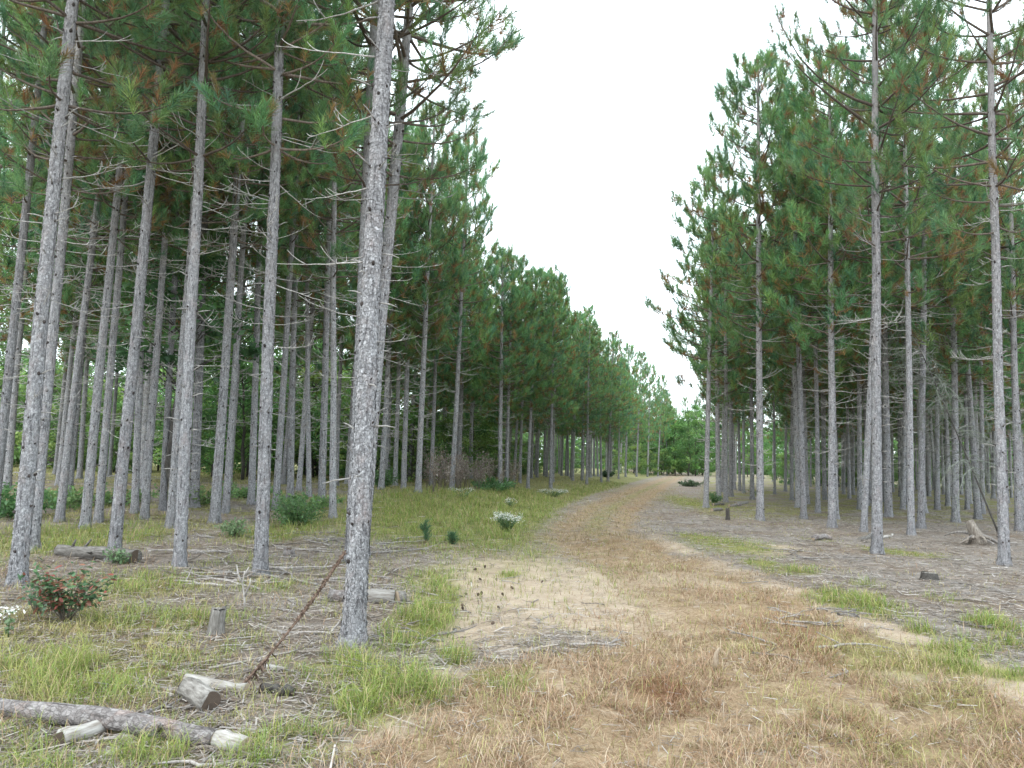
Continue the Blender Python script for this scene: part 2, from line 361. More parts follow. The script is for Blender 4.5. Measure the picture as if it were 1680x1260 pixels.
# ------------------------------------------------------------------ ground sheet
def axis(lo, hi, n, p):
    t = np.linspace(-1, 1, n); s = np.sinh(p * t) / math.sinh(p)
    return np.where(s < 0, -s * lo, s * hi)
gx = axis(-420, 420, 560, 5.2)
ty = np.linspace(0, 1, 620); gy = -30 + 0 * ty
gy = np.concatenate([np.linspace(-60, 1.5, 20)[:-1], 1.5 + 700 * np.sinh(6.0 * ty) / math.sinh(6.0)])
X, Y = np.meshgrid(gx, gy)
Z = ground(X, Y) + (.03 * (fbm(X * 6, Y * 6, 51, 3) - .5)) * (Y < 30)
nx, ny = len(gx), len(gy)
V = np.stack([X.ravel(), Y.ravel(), Z.ravel()], 1)
I = (np.arange(ny - 1)[:, None] * nx + np.arange(nx - 1)[None, :]).ravel()
T = np.concatenate([np.stack([I, I + 1, I + nx + 1], 1), np.stack([I, I + nx + 1, I + nx], 1)])
acc = Acc(); acc.add(V, T)
gme = acc.mesh('ground', [GROUND])
mk = masks(X.ravel(), Y.ravel())
at_ = gme.color_attributes.new('Mask', 'FLOAT_COLOR', 'POINT')
mm = np.stack([mk['sand'], mk['thatch'], np.maximum(mk['green'], mk['yel'] * .8), mk['rust']], 1).astype(np.float32)
at_.data.foreach_set('color', mm.ravel())
go = link('ground', gme); tag(go, 'sandy forest floor with pine litter and a grassy two-track path', 'ground', None, 'structure')

# ------------------------------------------------------------------ grass, straw, litter
def sample(n, y0=2.9, y1=60, k=.86):
    y = y0 * np.exp(rng.random(n) * math.log(y1 / y0))
    x = (rng.random(n) * 2 - 1) * (k * y + 1.5)
    return x, y
def blades(acc, x, y, L, W, lean, col, bend=.6, mat=0):
    n = len(x); z = ground(x, y) - .01
    ph = rng.random(n) * 2 * PI; fx, fy = np.cos(ph), np.sin(ph)
    sx, sy = -fy, fx
    h1 = L * .5 * np.cos(lean); r1 = L * .5 * np.sin(lean)
    l2 = np.minimum(lean + bend * (.4 + rng.random(n)), 1.65)
    h2 = h1 + L * .5 * np.cos(l2); r2 = r1 + L * .5 * np.sin(l2)
    b = np.stack([x, y, z], 1); s = np.stack([sx, sy, 0 * x], 1) * (W * .5)[:, None]
    m = b + np.stack([fx * r1, fy * r1, h1], 1); t = b + np.stack([fx * r2, fy * r2, h2], 1)
    v = np.stack([b - s, b + s, m - s * .75, m + s * .75, t], 1).reshape(-1, 3)
    k = np.arange(n)[:, None] * 5
    tr = np.concatenate([k + np.array([[0, 1, 3]]), k + np.array([[0, 3, 2]]), k + np.array([[2, 3, 4]])])
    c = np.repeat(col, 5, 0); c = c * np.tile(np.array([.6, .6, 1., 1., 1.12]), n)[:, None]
    acc.add(v, tr, mat, c, False)
def pick(cols, n):
    cols = np.array(cols); i = rng.integers(0, len(cols), n); f = rng.random((n, 1))
    return cols[i] * (1 - f * .5) + cols[rng.integers(0, len(cols), n)] * f * .5

# green grass
x, y = sample(900000); m = masks(x, y)
cl = fbm(x * 4.5, y * 4.5, 77, 3)
p = np.maximum(m['green'] * 1.0, m['yel'] * .36) * smooth((cl - .36) * 5.5) + .012
p = p * (1 - .6 * m['sand'] * (m['green'] < .5))
k = rng.random(len(x)) < p
x, y = x[k], y[k]; gr = m['green'][k]; ye = m['yel'][k]; n = len(x)
gcol = pick([(.20, .285, .06), (.28, .33, .075), (.155, .24, .055), (.37, .375, .105), (.24, .30, .065)], n)
ycol = pick([(.40, .39, .13), (.47, .42, .17), (.32, .36, .095), (.52, .44, .23), (.37, .32, .14)], n)
f = smooth((gr - ye * .5 - .02) * 2.2 + .35 * rng.random(n))[:, None]
col = gcol * f + ycol * (1 - f)
dry = rng.random(n) < .2; col[dry] = pick([(.46, .36, .2), (.38, .29, .16)], dry.sum())
col *= (.75 + .5 * rng.random((n, 1)))
L = (.05 + .125 * rng.random(n)) * (.6 + .6 * gr) * (.55 + 1.0 * smooth((cl[k] - .35) * 4)) * (1 + .25 * smooth((y - 8) / 20)) * (1 - .55 * smooth((x - ledge(y) + .4) / .5) * (y > 12)); W = .0026 * np.sqrt(1 + (y / 3.2) ** 1.5)
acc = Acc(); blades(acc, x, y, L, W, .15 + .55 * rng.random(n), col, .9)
o = link('grass', acc.mesh('grass', [GRASS])); tag(o, 'green and yellowish wild grass growing in tufts beside the path', 'grass', None, 'stuff')
# straw on the path
x, y = sample(700000, 2.9, 50); m = masks(x, y)
p = np.maximum(m['thatch'] * (.72 - .6 * m['sand']), m['rust'] * .85) + .03
le_ = (1 - .9 * np.clip(field(C_BL, x, y) * 1.3, 0, 1)) * smooth((ledge(y) + .2 - x) / .5) * smooth((-1.0 - x) / 1.) * .3
p = np.maximum(p, le_ * (y < 11)) * (.12 + 1.2 * smooth((fbm(x * 3.2, y * 3.2, 91, 4) - .38) * 5))
k = rng.random(len(x)) < p
x, y = x[k], y[k]; ru = m['rust'][k]; ye = m['yel'][k]; n = len(x)
scol = pick([(.43, .30, .18), (.53, .41, .265), (.35, .225, .125), (.60, .50, .36), (.38, .23, .125)], n)
rcol = pick([(.24, .115, .05), (.32, .165, .075), (.18, .085, .04), (.40, .24, .12)], n)
f = smooth(ru * 1.9 - .28 + .8 * (rng.random(n) - .5))[:, None]
col = scol * (1 - f) + rcol * f
fy = (smooth((y - 9) / 10) * .6)[:, None]; col = col * (1 - fy) + pick([(.46, .38, .20), (.40, .36, .16), (.52, .44, .27), (.38, .30, .16)], n) * fy
g2 = rng.random(n) < .06 + .5 * ye; col[g2] = pick([(.32, .31, .12), (.25, .26, .08)], g2.sum())
col *= (.7 + .5 * rng.random((n, 1)))
L = (.07 + .12 * rng.random(n)) * (1 + .3 * ru); W = .0026 * np.sqrt(1 + (y / 3.2) ** 1.5)
tall = rng.random(n)
lean = np.where(tall < .7, 1.0 + .45 * rng.random(n), .3 + .6 * rng.random(n))
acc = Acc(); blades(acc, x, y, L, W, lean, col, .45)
o = link('dry_grass', acc.mesh('dry_grass', [STRAW])); tag(o, 'dry straw and rust coloured grass matted over the two-track path', 'dry grass', None, 'stuff')
# pine litter: needles and twiglets lying on the floor
x, y = sample(300000, 2.9, 34); m = masks(x, y)
p = (1 - m['thatch'] * .95) * (1 - .75 * m['green']) * (1 - .93 * m['sand']) * (.3 + .9 * smooth((m['n2'] - .3) * 4))
k = rng.random(len(x)) < p; x, y = x[k], y[k]; n = len(x)
col = pick([(.30, .245, .20), (.42, .38, .34), (.20, .15, .11), (.52, .49, .46), (.15, .115, .09), (.36, .33, .31)], n) * (.6 + .6 * rng.random((n, 1)))
big = rng.random(n) < .07 * (1 - m['thatch'][k])
L = np.where(big, .12 + .22 * rng.random(n), .05 + .08 * rng.random(n)); W = np.where(big, .007, .0035) * np.sqrt(1 + (y / 4) ** 1.15)
acc = Acc(); ph = rng.random(n) * 2 * PI; z = ground(x, y) + .012 + .02 * rng.random(n)
d = np.stack([np.cos(ph), np.sin(ph), .12 * (rng.random(n) - .5)], 1) * (L * .5)[:, None]; s = np.stack([-np.sin(ph), np.cos(ph), .9 * (rng.random(n) - .5)], 1) * (W * .5)[:, None]
b = np.stack([x, y, z], 1)
v = np.stack([b - d - s, b - d + s, b + d + s, b + d - s], 1).reshape(-1, 3); kk = np.arange(n)[:, None] * 4
acc.add(v, np.concatenate([kk + np.array([[0, 1, 2]]), kk + np.array([[0, 2, 3]])]), 0, np.repeat(col, 4, 0), False)
o = link('pine_litter', acc.mesh('pine_litter', [STRAW])); tag(o, 'grey brown fallen needles and twig scraps scattered on the floor', 'pine litter', None, 'stuff')

# ------------------------------------------------------------------ pine prototypes
def rdir(az, el): return np.array([math.cos(el) * math.cos(az), math.cos(el) * math.sin(az), math.sin(el)])
def tufts(acc, P, D, S, C, nb, w, mat=1, brn=.27):
    P = np.array(P); D = norm(np.array(D)); S = np.array(S); C = np.array(C); n = len(P)
    P = np.repeat(P, nb, 0); D = np.repeat(D, nb, 0); S = np.repeat(S, nb); C = np.repeat(C, nb, 0); k = n * nb
    U = norm(np.cross(D, np.array([.31, .2, .93]) + 0 * D)); Wv = np.cross(D, U)
    along = rng.random(k); ph = rng.random(k) * 2 * PI
    th = np.radians(12 + (62 - 28 * along) * rng.random(k) ** .8)
    b = P + D * (S * .24 * (along - .6))[:, None]
    d = D * np.cos(th)[:, None] + (U * np.cos(ph)[:, None] + Wv * np.sin(ph)[:, None]) * np.sin(th)[:, None]
    Ln = S * (.10 + .055 * rng.random(k))
    sd = norm(np.cross(d, rng.normal(size=(k, 3)))) * (w * .5)
    tip = b + d * Ln[:, None]
    v = np.stack([b - sd, b + sd, tip], 1).reshape(-1, 3)
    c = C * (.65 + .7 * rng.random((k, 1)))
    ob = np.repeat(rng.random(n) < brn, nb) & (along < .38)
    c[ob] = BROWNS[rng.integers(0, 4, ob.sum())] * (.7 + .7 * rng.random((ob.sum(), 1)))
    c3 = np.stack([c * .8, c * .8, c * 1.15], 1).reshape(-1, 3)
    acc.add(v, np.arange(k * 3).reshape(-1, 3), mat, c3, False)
GREENS = np.array([(.145, .29, .125), (.19, .325, .115), (.12, .26, .14), (.23, .335, .105), (.16, .305, .125)])
BROWNS = np.array([(.38, .20, .085), (.30, .18, .08), (.42, .25, .11), (.27, .19, .08)])
def crown(seed, H=14., zb=6.4, R=1.75, nb=40, w=.010, step=.50, dens=1., lod=0):
    global rng
    old = rng; rng = np.random.default_rng(seed)
    a = Acc(); P, D, S, C = [], [], [], []
    z = zb
    while z < H - .25:
        t = (z - zb) / (H - zb)
        prof = (.55 + 1.6 * t) if t < .28 else 1.0 * ((1 - t) / .72) ** .5
        nl = int(rng.integers(4, 7)) if t > .1 else int(rng.integers(2, 5))
        a0 = rng.random() * 6.28
        for j in range(nl):
            az = a0 + j * 2 * PI / nl + rng.normal() * .22
            Lb = R * prof * rng.uniform(.65, 1.2) + .15
            if t > .2 and rng.random() < .1: Lb *= 1.25
            el0 = math.radians(-2 + 40 * t + rng.normal() * 8); el1 = el0 + math.radians(26 + 24 * rng.random())
            K = 6; pts = [np.array([0, 0, z + rng.normal() * .05])]; az_ = az
            for q in range(K):
                el = el0 + (el1 - el0) * (q / (K - 1)) ** 1.5
                az_ += rng.normal() * .09
                pts.append(pts[-1] + rdir(az_, el) * Lb / K)
            pts = np.array(pts)
            r0 = .009 + .009 * Lb
            v, tr = tube(pts, np.linspace(r0, .005, K + 1), 5 if lod == 0 else 3, False)
            a.add(v, tr, 0)
            cum = np.linspace(0, 1, K + 1)
            # side shoots
            start = .34 if t < .5 else .2
            ns = max(2, int(Lb * (1 - start) / .215 * dens))
            for q in range(ns):
                f = start + (1 - start) * (q + .5 * rng.random()) / ns
                bp = np.array([np.interp(f, cum, pts[:, c]) for c in range(3)])
                tg = rdir(az_, el0 + (el1 - el0) * f)
                side = 1 if q % 2 else -1
                lat = np.array([-math.sin(az_), math.cos(az_), 0]) * side
                sl = (.16 + .42 * Lb * .5 * (1 - f * .75)) * rng.uniform(.6, 1.2)
                dr = norm(tg * .75 + lat * rng.uniform(.5, .95) + np.array([0, 0, rng.uniform(-.05, .5)]))
                tp = bp + dr * sl + np.array([0, 0, .06 * sl])
                if lod < 2:
                    v, tr = tube(np.array([bp, (bp + tp) / 2 - [0, 0, .02], tp]), [.006, .005, .004], 3, False); a.add(v, tr, 0)
                brown = rng.random() < (.34 - .28 * f) * (1.15 - t * .8)
                for fr in ((.5, 1.) if sl > .42 else (1.,)):
                    P.append(bp + (tp - bp) * fr + rng.normal(size=3) * .02); D.append(dr * .7 + np.array([0, 0, .85]) + rng.normal(size=3) * .28)
                    S.append((rng.uniform(1.3, 2.0) if lod else rng.uniform(.95, 1.5))); C.append(BROWNS[rng.integers(4)] * rng.uniform(.8, 1.2) if (brown and fr < 1) or (brown and rng.random() < .45) else GREENS[rng.integers(5)] * rng.uniform(.75, 1.3))
                    if rng.random() < .2:
                        P.append(P[-1] + rng.normal(size=3) * .07); D.append(dr + rng.normal(size=3) * .5 + np.array([0, 0, .3])); S.append(rng.uniform(.7, 1.1)); C.append(C[-1] * .9)
            for q in range(3):
                P.append(pts[-1] - (pts[-1] - pts[-2]) * q * .5 + rng.normal(size=3) * .03); D.append(norm(pts[-1] - pts[-2]) * .7 + rng.normal(size=3) * .2 + np.array([0, 0, .75]))
                S.append((rng.uniform(1.4, 2.1) if lod else rng.uniform(1.05, 1.6))); C.append(GREENS[rng.integers(5)] * rng.uniform(.9, 1.35))
        z += step * rng.uniform(.75, 1.25)
    for q in range(5):
        P.append(np.array([rng.normal() * .04, rng.normal() * .04, H - .12 * q])); D.append(np.array([rng.normal() * .2, rng.normal() * .2, 1.])); S.append(1.2); C.append(GREENS[3])
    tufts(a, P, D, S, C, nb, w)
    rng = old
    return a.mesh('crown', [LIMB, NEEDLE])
CROWN_A = [crown(100 + i, zb=5.9, R=2.0 + .15 * (i % 3), nb=80, w=.0085, dens=1.0) for i in range(5)]
CROWN_B = [crown(200 + i, zb=4.9, R=1.95 + .15 * (i % 3), nb=52, w=.017, lod=1) for i in range(5)]
CROWN_C = [crown(300 + i, zb=4.4, R=1.9 + .1 * (i % 3), nb=24, w=.030, dens=.85, lod=2) for i in range(4)]

def trunk(seed, H=14., rings=130, seg=18, twigs=0, stubs=.35, r0=.11, flakes=0, flakes_h=8.):
    global rng
    old = rng; rng = np.random.default_rng(seed); a = Acc()
    z = np.concatenate([np.linspace(-.25, 1.2, max(8, rings // 8)), np.linspace(1.2, H - .1, rings)[1:]])
    rr = r0 * (.10 + .92 * np.clip(1 - z / H, 0, 1) ** .48) * (1 + .38 * np.exp(-np.maximum(z, 0) / .11) + .10 * np.exp(-np.maximum(z, 0) / .8))
    wx = .025 * np.interp(z, np.linspace(-1, H, 8), np.cumsum(rng.normal(size=8)) * .6); wy = .025 * np.interp(z, np.linspace(-1, H, 8), np.cumsum(rng.normal(size=8)) * .6)
    wx -= np.interp(0, z, wx); wy -= np.interp(0, z, wy)
    pts = np.stack([wx, wy, z], 1)
    v, t = tube(pts, rr, seg, True)
    vv = v[:-2].reshape(len(z), seg, 3)
    an = np.linspace(0, 2 * PI, seg, endpoint=False)
    bumps = fbm(np.tile(np.cos(an) * 2 + 7, (len(z), 1)) + seed, np.tile(np.sin(an) * 2, (len(z), 1)) + z[:, None] * 3.1, seed, 3) - .5
    vv += (vv - pts[:, None]) * (.06 * bumps + .24 * np.exp(-np.maximum(z, 0) / .09)[:, None] * np.sin(an * (4 + seed % 3) + seed)[None, :])[:, :, None]
    v[:-2] = vv.reshape(-1, 3)
    a.add(v, t, 0)
    def centre(h): return np.array([np.interp(h, z, wx), np.interp(h, z, wy), h])
    def rad(h): return np.interp(h, z, rr)
    if flakes:
        hf = flakes_h * rng.random(flakes); az = rng.random(flakes) * 6.28; rd = np.interp(hf, z, rr) * 1.0
        c0 = np.stack([np.interp(hf, z, wx), np.interp(hf, z, wy), hf], 1)
        o_ = np.stack([np.cos(az), np.sin(az), 0 * az], 1); s_ = np.stack([-np.sin(az), np.cos(az), 0 * az], 1)
        wd = (.008 + .018 * rng.random(flakes))[:, None]; ln = (.014 + .036 * rng.random(flakes))[:, None]; pr = (.003 + .009 * rng.random(flakes) ** 2)[:, None]
        zz = np.array([0, 0, 1.]); k_ = (s_ * rng.normal(size=(flakes, 1)) * .3 + zz) * ln; p_ = c0 + o_ * (rd[:, None] + .001)
        top_ = rng.random((flakes, 1)) < .3
        v = np.stack([p_ - s_ * wd + o_ * np.where(top_, pr * .2, pr), p_ + s_ * wd * .8 + o_ * np.where(top_, pr * .4, pr * .6), p_ + s_ * wd * .7 + k_ + o_ * np.where(top_, pr, 0), p_ - s_ * wd * .8 + k_ * .9 + o_ * np.where(top_, pr * .5, 0)], 1).reshape(-1, 3)
        kk = np.arange(flakes)[:, None] * 4
        a.add(v, np.concatenate([kk + np.array([[0, 1, 2]]), kk + np.array([[0, 2, 3]])]), 0, smooth=False)
    h = .35
    while h < 8.5:
        nk = int(rng.integers(2, 6)); a0 = rng.random() * 6.28
        for j in range(nk):
            az = a0 + j * 2 * PI / nk + rng.normal() * .3; hh = h + rng.normal() * .045
            d = rdir(az, .25); c = centre(hh); r = rad(hh)
            L = rng.uniform(.006, .05); kr = rng.choice([.008, .011, .014, .018, .022])
            v, t = tube(np.array([c + d * r * .8, c + d * (r + L * .5), c + d * (r + L)]), [kr * 1.3, kr, kr * .6], 6); a.add(v, t, 1)
            if rng.random() < stubs and hh > 1.2:
                d2 = rdir(az + rng.normal() * .2, rng.uniform(-.2, .4)); L = rng.uniform(.04, .32)
                v, t = tube(np.array([c + d2 * r * .9, c + d2 * (r + L * .6) + [0, 0, .01], c + d2 * (r + L)]), [.009, .007, .003], 5); a.add(v, t, 2)
        if twigs and h > 1.5 and h < 7.2:
            for j in range(twigs):
                az = rng.random() * 6.28; L = rng.uniform(.3, 1.25) * (.5 + .5 * smooth((h - 1.5) / 3)); c = centre(h); r = rad(h)
                el = rng.uniform(-.25, .35); p = [c + rdir(az, el) * r * .9]
                for q in range(4):
                    p.append(p[-1] + rdir(az + rng.normal() * .18, el + q * .11 + rng.normal() * .1) * L / 4)
                v, t = tube(np.array(p), np.linspace(.011, .004, 5), 4, False); a.add(v, t, 2)
                for q in range(int(rng.integers(1, 4))):
                    i = int(rng.integers(1, 4)); dd = rdir(az + rng.choice([-1, 1]) * rng.uniform(.4, 1.), el + rng.uniform(0, .7)); l2 = L * rng.uniform(.2, .45)
                    v, t = tube(np.array([p[i], p[i] + dd * l2 * .5, p[i] + dd * l2 + [0, 0, .04]]), [.006, .0045, .003], 3, False); a.add(v, t, 2)
        h += rng.uniform(.32, .5)
    rng = old
    return a.mesh('trunk', [BARK, KNOT, DEADB])
TR_A = [trunk(400 + i, stubs=.6, flakes=7500) for i in range(9)]
TR_B = [trunk(500 + i, rings=60, seg=12, twigs=3, stubs=.5, flakes=2500) for i in range(6)]
TR_C = [trunk(600 + i, rings=30, seg=8, twigs=2, stubs=.15) for i in range(4)]

def dead_branch(seed):
    global rng
    old = rng; rng = np.random.default_rng(seed); a = Acc()
    el = rng.uniform(-.3, .15); cur = rng.uniform(.1, .5); p = [np.zeros(3)]; az = 0; K = 9
    for q in range(K):
        az += rng.normal() * .09
        p.append(p[-1] + rdir(az, el + cur * (q / K) ** 1.3 + rng.normal() * .06) / K)
    p = np.array(p); v, t = tube(p, np.linspace(.0095, .003, K + 1), 6); a.add(v, t, 0)
    for q in range(int(rng.integers(2, 6))):
        i = int(rng.integers(3, K)); s = rng.choice([-1, 1]); l = rng.uniform(.12, .36); pp = [p[i]]
        az2 = s * rng.uniform(.3, 1.0); e2 = rng.uniform(.1, 1.0)
        for w_ in range(4):
            pp.append(pp[-1] + rdir(az2 + rng.normal() * .15, e2 + .12 * w_) * l / 4)
        v, t = tube(np.array(pp), np.linspace(.0065, .0025, 5), 5); a.add(v, t, 0)
    rng = old
    return a.mesh('dead_branch', [DEADB])
DB = [dead_branch(700 + i) for i in range(12)]

def pine(base, lean, rad, h, kind, label, group=None, ndead=0, seed=0, az=None, cs=1., dead_list=None):
    r = np.random.default_rng(seed)
    t = empty('pine_tree', base, (lean[1], lean[0], 0)); tag(t, label, 'pine tree', group)
    az = r.random() * 6.28 if az is None else az
    TT, CC = {'A': (TR_A, CROWN_A), 'B': (TR_B, CROWN_B), 'C': (TR_C, CROWN_C)}[kind]
    s = rad / .11
    tk = link('trunk', TT[seed % len(TT)], t, None, (0, 0, az), (s, s, h / 14))
    if kind == 'A': pass
    cs = cs * r.uniform(.9, 1.1)
    link('crown', CC[(seed * 7 + 3) % len(CC)], t, None, (0, 0, r.random() * 6.28), (cs, cs, h / 14))
    H = dead_list if dead_list is not None else [(lambda q: (1.5 + 5.2 * q, r.random() * 6.28, r.uniform(.25, .55) + .75 * q * r.random()))(r.random() ** .8) for _ in range(ndead)]
    for k, (hh, a, L) in enumerate(H):
        rr = rad * (.10 + .92 * (1 - hh / h) ** .48) * .8
        b = link('dead_branch', DB[int(r.integers(len(DB)))], t, (rr * math.cos(a), rr * math.sin(a), hh), (r.normal() * .25, 0, a), (L, L, L))
    return t

USED = []
def place(px, py, ref, w, label, group=None, h=None, kind=None, nd=None, seed=None, dead_list=None, cs=1., rmin=.075, rmax=.125):
    p = at(px, py); USED.append(p[:2].copy())
    lx = 0
    if ref:
        d = ray(*ref); tt = p[1] / d[1]; q = EYE + d * tt
        lx = math.atan2(q[0] - p[0], q[2] - p[2]); lx = max(-.09, min(.09, lx))
    d = p[1]; rad = max(rmin, min(rmax, .5 * w / FPX * d * .80))
    k = kind or ('A' if d < 20 else 'B' if d < 40 else 'C')
    r = np.random.default_rng(int(px * 13 + py))
    h = h or r.uniform(13.4, 15.)
    nd = nd if nd is not None else (int(r.integers(28, 38)) if k == 'A' else 0)
    return pine(p, (lx, r.normal() * .008), rad, h, k, label, group, nd, seed if seed is not None else int(px * 3 + py), None, cs, dead_list)

# -------- left stand, front and middle
main_dead = [(4.75, 2.9, .75), (4.05, 3.05, .62), (3.95, 2.75, .5), (3.35, 3.1, .8), (3.42, 2.6, .45), (2.85, 3.0, .62), (2.8, 2.5, .4), (2.55, 0.1, .28), (2.62, -.3, .42), (2.3, 3.1, .35), (3.2, .3, .3), (5.2, .2, .5), (5.3, 3.4, .9), (5.9, 2.6, 1.), (6.1, .4, .9), (1.05, 3.2, .10), (1.1, .1, .09)]
E = 'pines along the left edge of the path'
LG = 'pines crowding the left stand'
place(579, 1060, (631, 0), 41, 'thick pale grey pine alone in front, nearest the camera beside the green grass', E, h=14.5, seed=3, dead_list=main_dead)
place(577, 920, (612, 60), 25, 'grey pine just left behind the thick nearest pine, trunk half hidden', E, seed=5)
place(592, 914, (670, 40), 26, 'leaning grey pine just right behind the thick nearest pine, boughs over the path', E, seed=7, cs=1.15)
place(28, 960, (116, 0), 29, 'stout grey pine behind the red and green oak shrub', LG, seed=1)
place(53, 902, (138, 44), 20, 'grey pine tight behind the stout pine at the oak shrub', LG, seed=2)
place(-14, 880, (55, 250), 16, 'leaning grey pine cut off by the left picture border', LG, seed=4)
place(97, 856, (137, 500), 14, 'dark thin pine right of the pair behind the oak shrub', LG, seed=6)
place(139, 867, (203, 233), 17, 'grey pine leaning over the far end of the dark ended fallen log', LG, seed=8)
place(161, 857, (192, 500), 14, 'thinner pine close behind the one over the far end of the fallen log', LG, seed=9)
place(186, 920, (272, 0), 22, 'grey pine standing against the dark cut end of the fallen log', LG, seed=10)
place(294, 934, (344, 0), 20, 'straight knotty pine in brown slash right of the fallen log', LG, seed=11)
place(279, 866, (291, 700), 14, 'pine half hidden behind the straight knotty pine in the slash', LG, seed=12)
place(318, 832, (330, 500), 17, 'dark shaded pine behind the straight knotty pine in the slash', LG, seed=13)
place(352, 858, (392, 222), 18, 'grey pine between the knotty slash pine and the pine by the low stump', LG, seed=14)
place(370, 842, (392, 500), 12, 'thin pine close behind right of the mid stand grey pine', LG, seed=15)
place(427, 945, (460, 0), 25, 'big grey pine with scarred reddish base left of the low cut stump', LG, seed=16)
place(452, 838, (471, 500), 13, 'grey pine just behind the scarred base pine', LG, seed=17)
place(412, 828, (423, 500), 13, 'dark pine seen left behind the scarred base pine', LG, seed=18)
place(476, 820, (484, 500), 13, 'pine behind the green bush left of the thick nearest pine', LG, seed=19)
place(527, 832, (535, 500), 14, 'grey pine second to the left of the thick nearest pine', LG, seed=20)
place(546, 850, (547, 389), 11, 'slim pale upright pine directly left of the thick nearest pine', LG, seed=21)
place(221, 842, (234, 500), 10, 'slim pine right behind the pine at the log end', LG, seed=22)
place(237, 852, (255, 610), 10, 'slim leaning pine between the log end pine and the knotty pine', LG, seed=23)
place(267, 838, (279, 600), 10, 'slim pale pine left behind the knotty slash pine', LG, seed=24)
place(507, 815, (505, 600), 9, 'thin pine behind the second pine left of the thick nearest one', LG, seed=25)
place(686, 808, (700, 444), 12, 'first full pine right of the thick nearest pine, on the grass bank', E, seed=26)
place(741, 803, (756, 480), 10, 'leaning pine at left end of the brown weed patch', E, seed=27)
place(662, 802, (671, 500), 10.5, 'pine left of the first full pine on the grass bank', E, seed=28)
place(648, 797, (655, 600), 9, 'thin pine two to the left of the first bank pine', E, seed=29)
place(636, 792, (642, 580), 8, 'thinnest pine next to the right flank of the thick nearest pine', E, seed=30)
place(707, 797, (715, 580), 8, 'pine right behind the first full bank pine', E, seed=31)
place(727, 785, (734, 560), 8.5, 'pine between first bank pine and the leaning weed patch pine', E, seed=32)
place(754, 789, (758, 560), 7.5, 'pine just behind the leaning weed patch pine', E, seed=33)
place(772, 786, (777, 560), 9, 'pine in the left half of the brown weed patch', E, seed=34, h=11.6)
place(818, 784, (824, 545), 9, 'stouter pine in the right half of the brown weed patch', E, seed=35, h=11.6)
place(829, 786, (838, 560), 6, 'thin pine touching the stouter weed patch pine', E, seed=36, h=10.9)
place(853, 793, (858, 575), 6.5, 'slim pine at right end of the brown weed patch', E, seed=37, h=10.9)
place(866, 801, (874, 585), 6.5, 'slim roadside pine standing forward right of the weed patch', E, seed=38, h=10.9)
place(872, 785, (876, 600), 5, 'thin pine behind the forward roadside pine', E, seed=39, h=10.9)
place(893, 781, (894, 670), 5, 'thin pine left of the far roadside pine with bare trunk', E, seed=40, h=10.9)
place(903, 788, (904, 605), 5, 'bare trunked far roadside pine forward of its neighbours', E, seed=41, h=14)
place(921, 778, (919, 660), 5, 'pair member pine right of the bare trunked far roadside pine', E, seed=42, h=12.6)
place(967, 783, (966, 625), 6, 'pale lone pine at the path edge near the round dark bush', E, seed=43, h=14.5)
place(974, 776, (973, 650), 4, 'thin pine hidden right behind the pale lone edge pine', E, seed=44)
place(998, 774, (998, 680), 4, 'pale far pine just above the round dark bush', E, seed=45)
place(1017, 771, (1016, 680), 3.6, 'last pale far pine before the leafy trees', E, seed=46)
place(1038, 770, (1038, 680), 3, 'dark far pine among the first leafy trees', E, seed=47, h=13)
place(1054, 770, (1053, 690), 3, 'far pine at the bend where the path meets leafy trees', E, seed=48, h=12)
place(1121, 770, (1120, 700), 3, 'lone tall far pine beyond the pale cross track', E, seed=49, h=15)
# -------- right stand
RG = 'pines along the right edge of the path'
RI = 'pines within the right stand'
place(1158, 833, (1168, 500), 10, 'first pine right of the path, leaning, beside small logs', RG, seed=50, cs=1.1)
place(1179, 819, (1177, 500), 9.5, 'second pine right of the path, close to the leaning first one', RG, seed=51)
place(1185, 807, (1188, 560), 7, 'third pine right of the path behind the first pair', RG, seed=52)
place(1190, 795, (1192, 600), 6, 'dark pine at the back of the first roadside cluster', RG, seed=53)
place(1247, 854, (1246, 417), 14, 'sturdy pine right of the short grey post stump', RG, seed=54, h=14.8, cs=1.1)
place(1234, 820, (1232, 500), 8, 'pine directly left behind the sturdy one by the post stump', RI, seed=55)
place(1220, 809, (1219, 560), 5.5, 'slim pine midway between first cluster and the sturdy pine', RI, seed=56)
place(1207, 789, (1207, 600), 4, 'thin far pine just right of the first roadside cluster', RI, seed=57)
place(1271, 811, (1270, 620), 4.5, 'thin bare pine in the grassy gap right of the sturdy pine', RI, seed=58)
place(1268, 790, (1270, 620), 4, 'farther thin pine in the grassy gap right of the sturdy pine', RI, seed=59)
place(1309, 833, (1300, 500), 10, 'thicker pine of the trio right of the grassy gap', RI, seed=60)
place(1299, 821, (1300, 600), 7, 'left hidden pine of the trio right of the grassy gap', RI, seed=61)
place(1320, 829, (1318, 560), 7, 'right slim pine of the trio right of the grassy gap', RI, seed=62)
place(1342, 841, (1334, 500), 9, 'pine with dark foot left of the pale straight pine', RI, seed=63)
place(1365, 866, (1363, 500), 14, 'pale straight pine behind the small cut log', RG, seed=64)
place(1439, 909, (1436, 300), 19, 'large pale pine near the middle right, grass tufts at its foot', RG, seed=65, h=14.6)
place(1417, 872, (1423, 740), 10, 'slanting slim pine with rusty foot behind the large pale pine', RI, seed=66)
place(1458, 848, (1451, 500), 14, 'pine close right behind the large pale pine', RI, seed=67)
place(1411, 836, (1409, 560), 10, 'shaded pine left behind the large pale pine', RI, seed=68)
place(1495, 878, (1491, 620), 11, 'slightly leaning pine left of its twin under the dead boughs', RI, seed=69)
place(1511, 867, (1516, 500), 13, 'thicker twin pine under the dead boughs', RI, seed=70)
place(1481, 836, (1483, 600), 9, 'shaded pine left of the twin pines', RI, seed=71)
